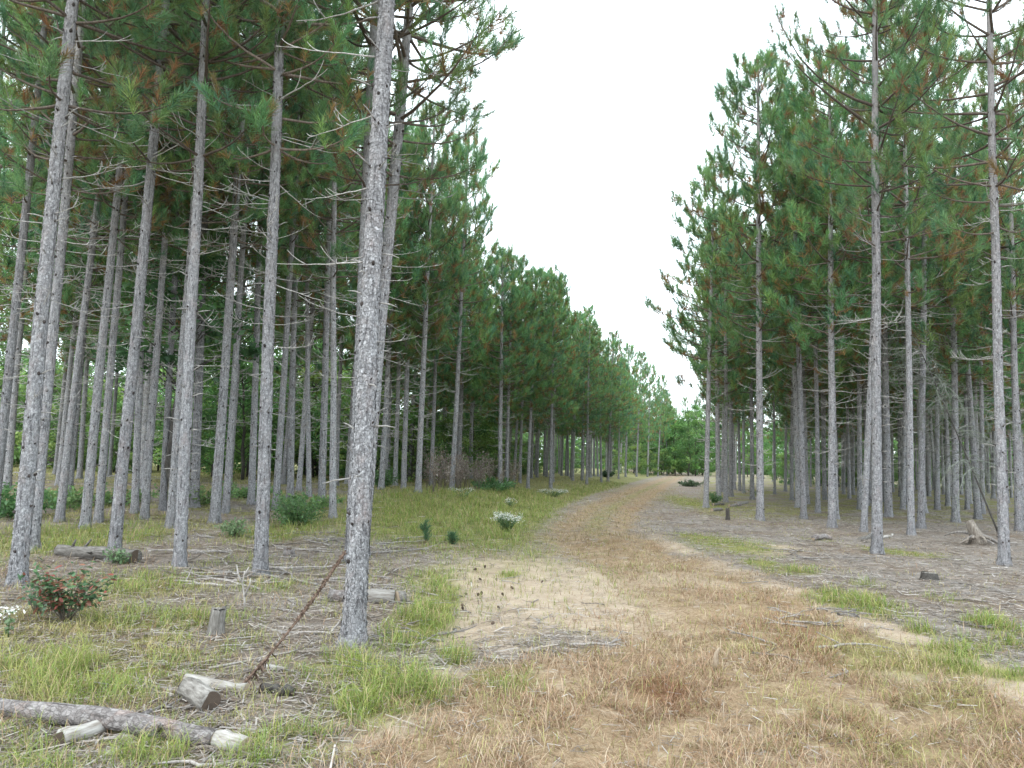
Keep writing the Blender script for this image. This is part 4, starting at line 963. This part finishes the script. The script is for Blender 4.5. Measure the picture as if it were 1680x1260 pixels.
# dead leaning tree with lichen twigs in the right stand
p = at(1640, 880); top = EYE + ray(1478, 505) * ((p[1] + 2.2) / ray(1478, 505)[1])
t0 = empty('dead_leaning_tree', p); tag(t0, 'dead pine fallen aslant with lichen covered boughs hanging over the right floor', 'dead tree')
d = top - p; K = 14; f = np.linspace(0, 1, K)[:, None]; pts = d * f + np.array([0, 0, .5]) * f * (1 - f); ac = Acc(); v, t = tube(pts, np.linspace(.024, .010, K), 9); ac.add(v, t); link('trunk', ac.mesh('trunk', [DKBARK]), t0)
for k in range(40):
    ff = rng.uniform(.2, 1.); c = d * ff + np.array([0, 0, .5]) * ff * (1 - ff); az = rng.random() * 6.28; L = rng.uniform(.7, 2.1); el = rng.uniform(-.3, .4); ac = Acc(); q = [c]
    for j in range(8): q.append(q[-1] + rdir(az + rng.normal() * .25, el - .17 * j) * L / 8)
    q = np.array(q); v, t = tube(q, np.linspace(.012, .004, 9), 5); ac.add(v, t)
    for m_ in range(34):
        i = int(rng.integers(2, 9)); dd = norm(rng.normal(size=3) + np.array([0, 0, -.7])); l = rng.uniform(.12, .45)
        v, t = tube(np.array([q[i], q[i] + dd * l * .5, q[i] + dd * l + np.array([0, 0, -.08 * l]) + rng.normal(size=3) * .03]), [.0055, .0045, .003], 3, False); ac.add(v, t)
    link('bough', ac.mesh('bough', [LICHEN]), t0)

# ------------------------------------------------------------------ plants
def lobed_leaf(s):
    prof = [(0, 0), (.10, .06), (.22, .10), (.28, .22), (.38, .10), (.50, .30), (.58, .13), (.70, .27), (.80, .12), (.90, .14), (1, 0)]
    up_ = [(x_, y_) for x_, y_ in prof]; dn = [(x_, -y_) for x_, y_ in prof[1:-1]][::-1]
    v = np.array([(x_ * s, y_ * s, .25 * s * x_ * (x_ - .6) * -1) for x_, y_ in up_ + dn]); c = np.array([[.5 * s, 0, .03 * s]])
    n = len(v); t = [(n, i, (i + 1) % n) for i in range(n)]
    return np.concatenate([v, c]), np.array(t)
def rotm(az, el, ro):
    ca, sa, ce, se, cr, sr = math.cos(az), math.sin(az), math.cos(el), math.sin(el), math.cos(ro), math.sin(ro)
    return np.array([[ca, -sa, 0], [sa, ca, 0], [0, 0, 1]]) @ np.array([[ce, 0, -se], [0, 1, 0], [se, 0, ce]]) @ np.array([[1, 0, 0], [0, cr, -sr], [0, sr, cr]])
def oak_shrub(px, py, Wd, H, nl, label, redp=.3):
    p = at(px, py); o = empty('oak_shrub', p); tag(o, label, 'shrub'); ac = Acc(); st = Acc()
    for k in range(16):
        az = rng.random() * 6.28; r = Wd * math.sqrt(rng.random()); tip = np.array([r * math.cos(az), r * .6 * math.sin(az), H * rng.uniform(.45, 1.)]); mid = tip * .5 + [0, 0, .05]
        v, t = tube(np.array([[0, 0, -.02], mid, tip]), [.007, .005, .003], 5); st.add(v, t); red = rng.random() < .4
        for j in range(nl // 16):
            f = rng.uniform(.35, 1.05); c = (mid * 2 * f if f < .5 else mid + (tip - mid) * (f - .5) * 2) + rng.normal(size=3) * .035
            v, t = lobed_leaf(rng.uniform(.045, .08)); v = v @ rotm(rng.random() * 6.28, rng.normal() * .45 - .1, rng.normal() * .4).T + c
            col = np.array([(.33, .12, .08), (.27, .13, .08), (.36, .19, .11)][rng.integers(3)] if rng.random() < (redp * 1.6 if red else redp * .7) else [(.10, .21, .10), (.13, .25, .11), (.085, .17, .09)][rng.integers(3)]) * rng.uniform(.7, 1.25)
            ac.add(v, t, 0, col, False)
    link('stem', st.mesh('stem', [TWIG]), o); link('foliage', ac.mesh('foliage', [LEAF]), o); return o
oak_shrub(108, 1022, .44, .50, 800, 'low oak shrub with red and green lobed leaves at the left', .36)
oak_shrub(60, 1010, .2, .3, 90, 'little green oak sprout left of the red and green oak shrub', .0)
def leafy_bush(name, px, py, Wd, H, n, leaf, cols, label, cat='bush'):
    p = at(px, py); o = empty(name, p); tag(o, label, cat); ac = Acc(); st = Acc(); P = []
    for k in range(22):
        az = rng.random() * 6.28; r = Wd * math.sqrt(rng.random()); tip = np.array([r * math.cos(az), r * math.sin(az), H * rng.uniform(.5, 1.) * (1 - .4 * (r / Wd) ** 2)])
        v, t = tube(np.array([[0, 0, -.02], tip * .5 + [0, 0, .04], tip]), [.008, .005, .003], 4); st.add(v, t)
        m_ = n // 22; f = rng.uniform(.25, 1.05, m_)[:, None]; P.append(tip * f + rng.normal(size=(m_, 3)) * .07 * (H + .2))
    P = np.concatenate(P); P[:, 2] = np.abs(P[:, 2])
    C = pick(cols, len(P)) * (.7 + .6 * rng.random((len(P), 1))); leaf_quads(ac, P, leaf, C, 0)
    link('stem', st.mesh('stem', [TWIG]), o); link('foliage', ac.mesh('foliage', [LEAF]), o); return o
BG = [(.10, .20, .075), (.13, .23, .08), (.08, .16, .06)]
leafy_bush('leafy_bush', 485, 862, .75, .75, 2400, .055, BG, 'soft green bush right of the scarred base pine')
leafy_bush('leafy_bush', 995, 783, .9, .75, 1500, .11, [(.06, .13, .06), (.08, .15, .065)], 'round dark green bush at the left path edge far off')
leafy_bush('leafy_bush', 1130, 798, 1.1, .55, 1500, .11, [(.10, .16, .09), (.13, .19, .10)], 'low spreading greyish juniper at the right path edge')
leafy_bush('leafy_bush', 812, 806, 1.1, .6, 2200, .08, BG, 'low green bush in front of the brown weed patch')
leafy_bush('leafy_bush', 1172, 825, .4, .55, 700, .07, BG, 'small bush at the foot of the first right pine')
leafy_bush('leafy_bush', 20, 850, .9, .8, 1800, .08, BG, 'green bush at the left border behind the stout pine')
leafy_bush('leafy_bush', 385, 880, .35, .35, 600, .05, [(.16, .24, .11), (.2, .28, .14)], 'pale green weed clump left of the scarred base pine')
leafy_bush('leafy_bush', 195, 925, .2, .25, 350, .04, [(.16, .26, .13), (.2, .3, .15)], 'pale green sprout at the foot of the log end pine')
leafy_bush('leafy_bush', 625, 800, .8, .8, 1600, .08, BG, 'green bush behind the right flank of the thick nearest pine')
for k in range(5):
    leafy_bush('leafy_bush', 90 + 105 * k + rng.normal() * 25, 836 + rng.normal() * 8, 1.1, .5, 900, .09, [(.16, .26, .09), (.2, .28, .1), (.12, .22, .08)], 'knee high undergrowth bush between the left back trunks')['group'] = 'undergrowth bushes in the left stand'
# conifer seedlings
def seedling(px, py, H, label):
    p = at(px, py); o = empty('pine_seedling', p); tag(o, label, 'seedling'); a_ = Acc(); P, D, S, C = [], [], [], []
    v, t = tube(np.array([[0, 0, -.02], [0, 0, H]]), [.008, .004], 5); s_ = Acc(); s_.add(v, t); link('stem', s_.mesh('stem', [TWIG]), o)
    for k in range(26):
        f = rng.uniform(.15, 1.); az = rng.random() * 6.28; r = .45 * H * (1.05 - f) * rng.uniform(.5, 1.); P.append([r * math.cos(az), r * math.sin(az), f * H]); D.append([math.cos(az) * .6, math.sin(az) * .6, .7]); S.append(.75); C.append(np.array([.11, .23, .12]) * rng.uniform(.8, 1.3))
    tufts(a_, P, D, S, C, 40, .006, 0); link('foliage', a_.mesh('foliage', [NEEDLE]), o)
seedling(697, 890, .36, 'small bluish green pine seedling in the grass left of the white flowers')
seedling(742, 893, .18, 'tiny pine seedling nearest the white flower clump in the grass')
seedling(1232, 818, .9, 'young pine seedling behind the sturdy pine by the post stump')
# white flowers
m_, nt_, nd_, lk_ = new_mat('white_petals'); principled(nt_, (.72, .73, .70), .7); WHITE = m_
def flower(px, py, H, Wd, n, label, name='white_wildflower'):
    p = at(px, py); o = empty(name, p); tag(o, label, 'wildflower'); s_ = Acc(); f_ = Acc()
    for k in range(n):
        az = rng.random() * 6.28; r = Wd * math.sqrt(rng.random()); tip = np.array([r * math.cos(az), r * math.sin(az), H * rng.uniform(.6, 1.)]); v, t = tube(np.array([[r * .2 * math.cos(az), r * .2 * math.sin(az), -.02], tip * .6, tip]), [.003, .0025, .002], 4); s_.add(v, t, 0, (.12, .18, .07))
        LPn = 6; P = tip * np.linspace(.3, .9, LPn)[:, None] + rng.normal(size=(LPn, 3)) * .02; leaf_quads(s_, P, .05, np.tile([.12, .19, .08], (LPn, 1)), 0)
        Q = tip + rng.normal(size=(14, 3)) * np.array([.045, .045, .02]); leaf_quads(f_, Q, .024, np.ones((14, 3)), 0, 1.5)
    link('stem', s_.mesh('stem', [LEAF]), o); link('blossom', f_.mesh('blossom', [WHITE]), o)
flower(831, 872, .42, .30, 60, 'large clump of white wildflowers on the grass bank left of the path')
flower(838, 833, .3, .28, 14, 'sparse white wildflowers just behind the large white clump')
flower(908, 815, .35, .8, 60, 'pale whitish wildflower patch at the far left path edge')
flower(14, 1046, .30, .06, 4, 'white wildflower head at the left picture border')
flower(760, 818, .35, .5, 14, 'scattered white wildflowers near the foot of the weed patch')
# dead brown weeds
def weed(seed):
    rg = np.random.default_rng(seed); a_ = Acc()
    for k in range(5):
        az = rg.random() * 6.28; tip = np.array([.22 * math.cos(az) * rg.random(), .22 * math.sin(az) * rg.random(), rg.uniform(.8, 1.45)]); v, t = tube(np.array([[0, 0, -.05], tip * .5, tip]), [.007, .006, .004], 4); a_.add(v, t, 0)
        for j in range(9):
            f = rg.uniform(.4, 1.); c = tip * f; d = norm(rg.normal(size=3) + np.array([0, 0, .8])); l = rg.uniform(.06, .2); v, t = tube(np.array([c, c + d * l]), [.005, .004], 3, False); a_.add(v, t, 0)
            for q in range(4):
                cc = c + d * l + rg.normal(size=3) * .02; s = rg.normal(size=(3, 3)) * .02; a_.add(cc + s, [(0, 1, 2)], 1, np.array([(.30, .24, .20), (.44, .39, .35), (.22, .15, .12)][rg.integers(3)]), False)
    return a_.mesh('dead_weed', [TWIG, STRAW])
WD = [weed(950 + i) for i in range(5)]
for k in range(48):
    px = rng.uniform(690, 850); p = at(px, rng.uniform(797, 812) - (px - 690) * .02); p[1] += rng.uniform(0, 3); p[2] = gz(p[0], p[1]); s = rng.uniform(.75, 1.15)
    o = link('dead_weed', WD[k % 5], None, p, (rng.normal() * .08, rng.normal() * .08, rng.random() * 6), (s, s, s)); tag(o, 'dry brown seeded weed stalk in the thicket under the left edge pines', 'dead weed', 'dead weeds under the left edge pines')

# ------------------------------------------------------------------ light
w = bpy.data.worlds.new('World'); sc.world = w; w.use_nodes = True; nt = w.node_tree; nt.nodes.clear()
EL, AZ = math.radians(55), math.radians(215)
sky = nt.nodes.new('ShaderNodeTexSky'); sky.sky_type = 'NISHITA'; sky.sun_disc = False; sky.sun_elevation = EL; sky.sun_rotation = AZ; sky.dust_density = 4.
b1 = nt.nodes.new('ShaderNodeBackground'); b1.inputs['Strength'].default_value = .05; nt.links.new(sky.outputs[0], b1.inputs[0])
b2 = nt.nodes.new('ShaderNodeBackground'); b2.inputs['Strength'].default_value = 2.6; b2.inputs[0].default_value = (.86, .955, 1., 1)
ad = nt.nodes.new('ShaderNodeAddShader'); ou = nt.nodes.new('ShaderNodeOutputWorld')
nt.links.new(b1.outputs[0], ad.inputs[0]); nt.links.new(b2.outputs[0], ad.inputs[1]); nt.links.new(ad.outputs[0], ou.inputs[0])
sd = bpy.data.lights.new('sun', 'SUN'); sd.energy = 1.5; sd.angle = math.radians(25); sd.color = (1, .97, .93)
so = bpy.data.objects.new('sun', sd); COL.objects.link(so)
dv = Vector((math.sin(AZ) * math.cos(EL), math.cos(AZ) * math.cos(EL), math.sin(EL)))
so.rotation_euler = dv.to_track_quat('Z', 'Y').to_euler(); so.location = (0, 0, 40)
sc.view_settings.view_transform = 'Standard'; sc.view_settings.look = 'None'; sc.view_settings.exposure = 0; sc.view_settings.gamma = 1
sc.cycles.max_bounces = 6; sc.cycles.diffuse_bounces = 3; sc.cycles.glossy_bounces = 2; sc.cycles.transmission_bounces = 4
sc.cycles.use_denoising = True; sc.cycles.use_adaptive_sampling = True; sc.cycles.adaptive_threshold = .02
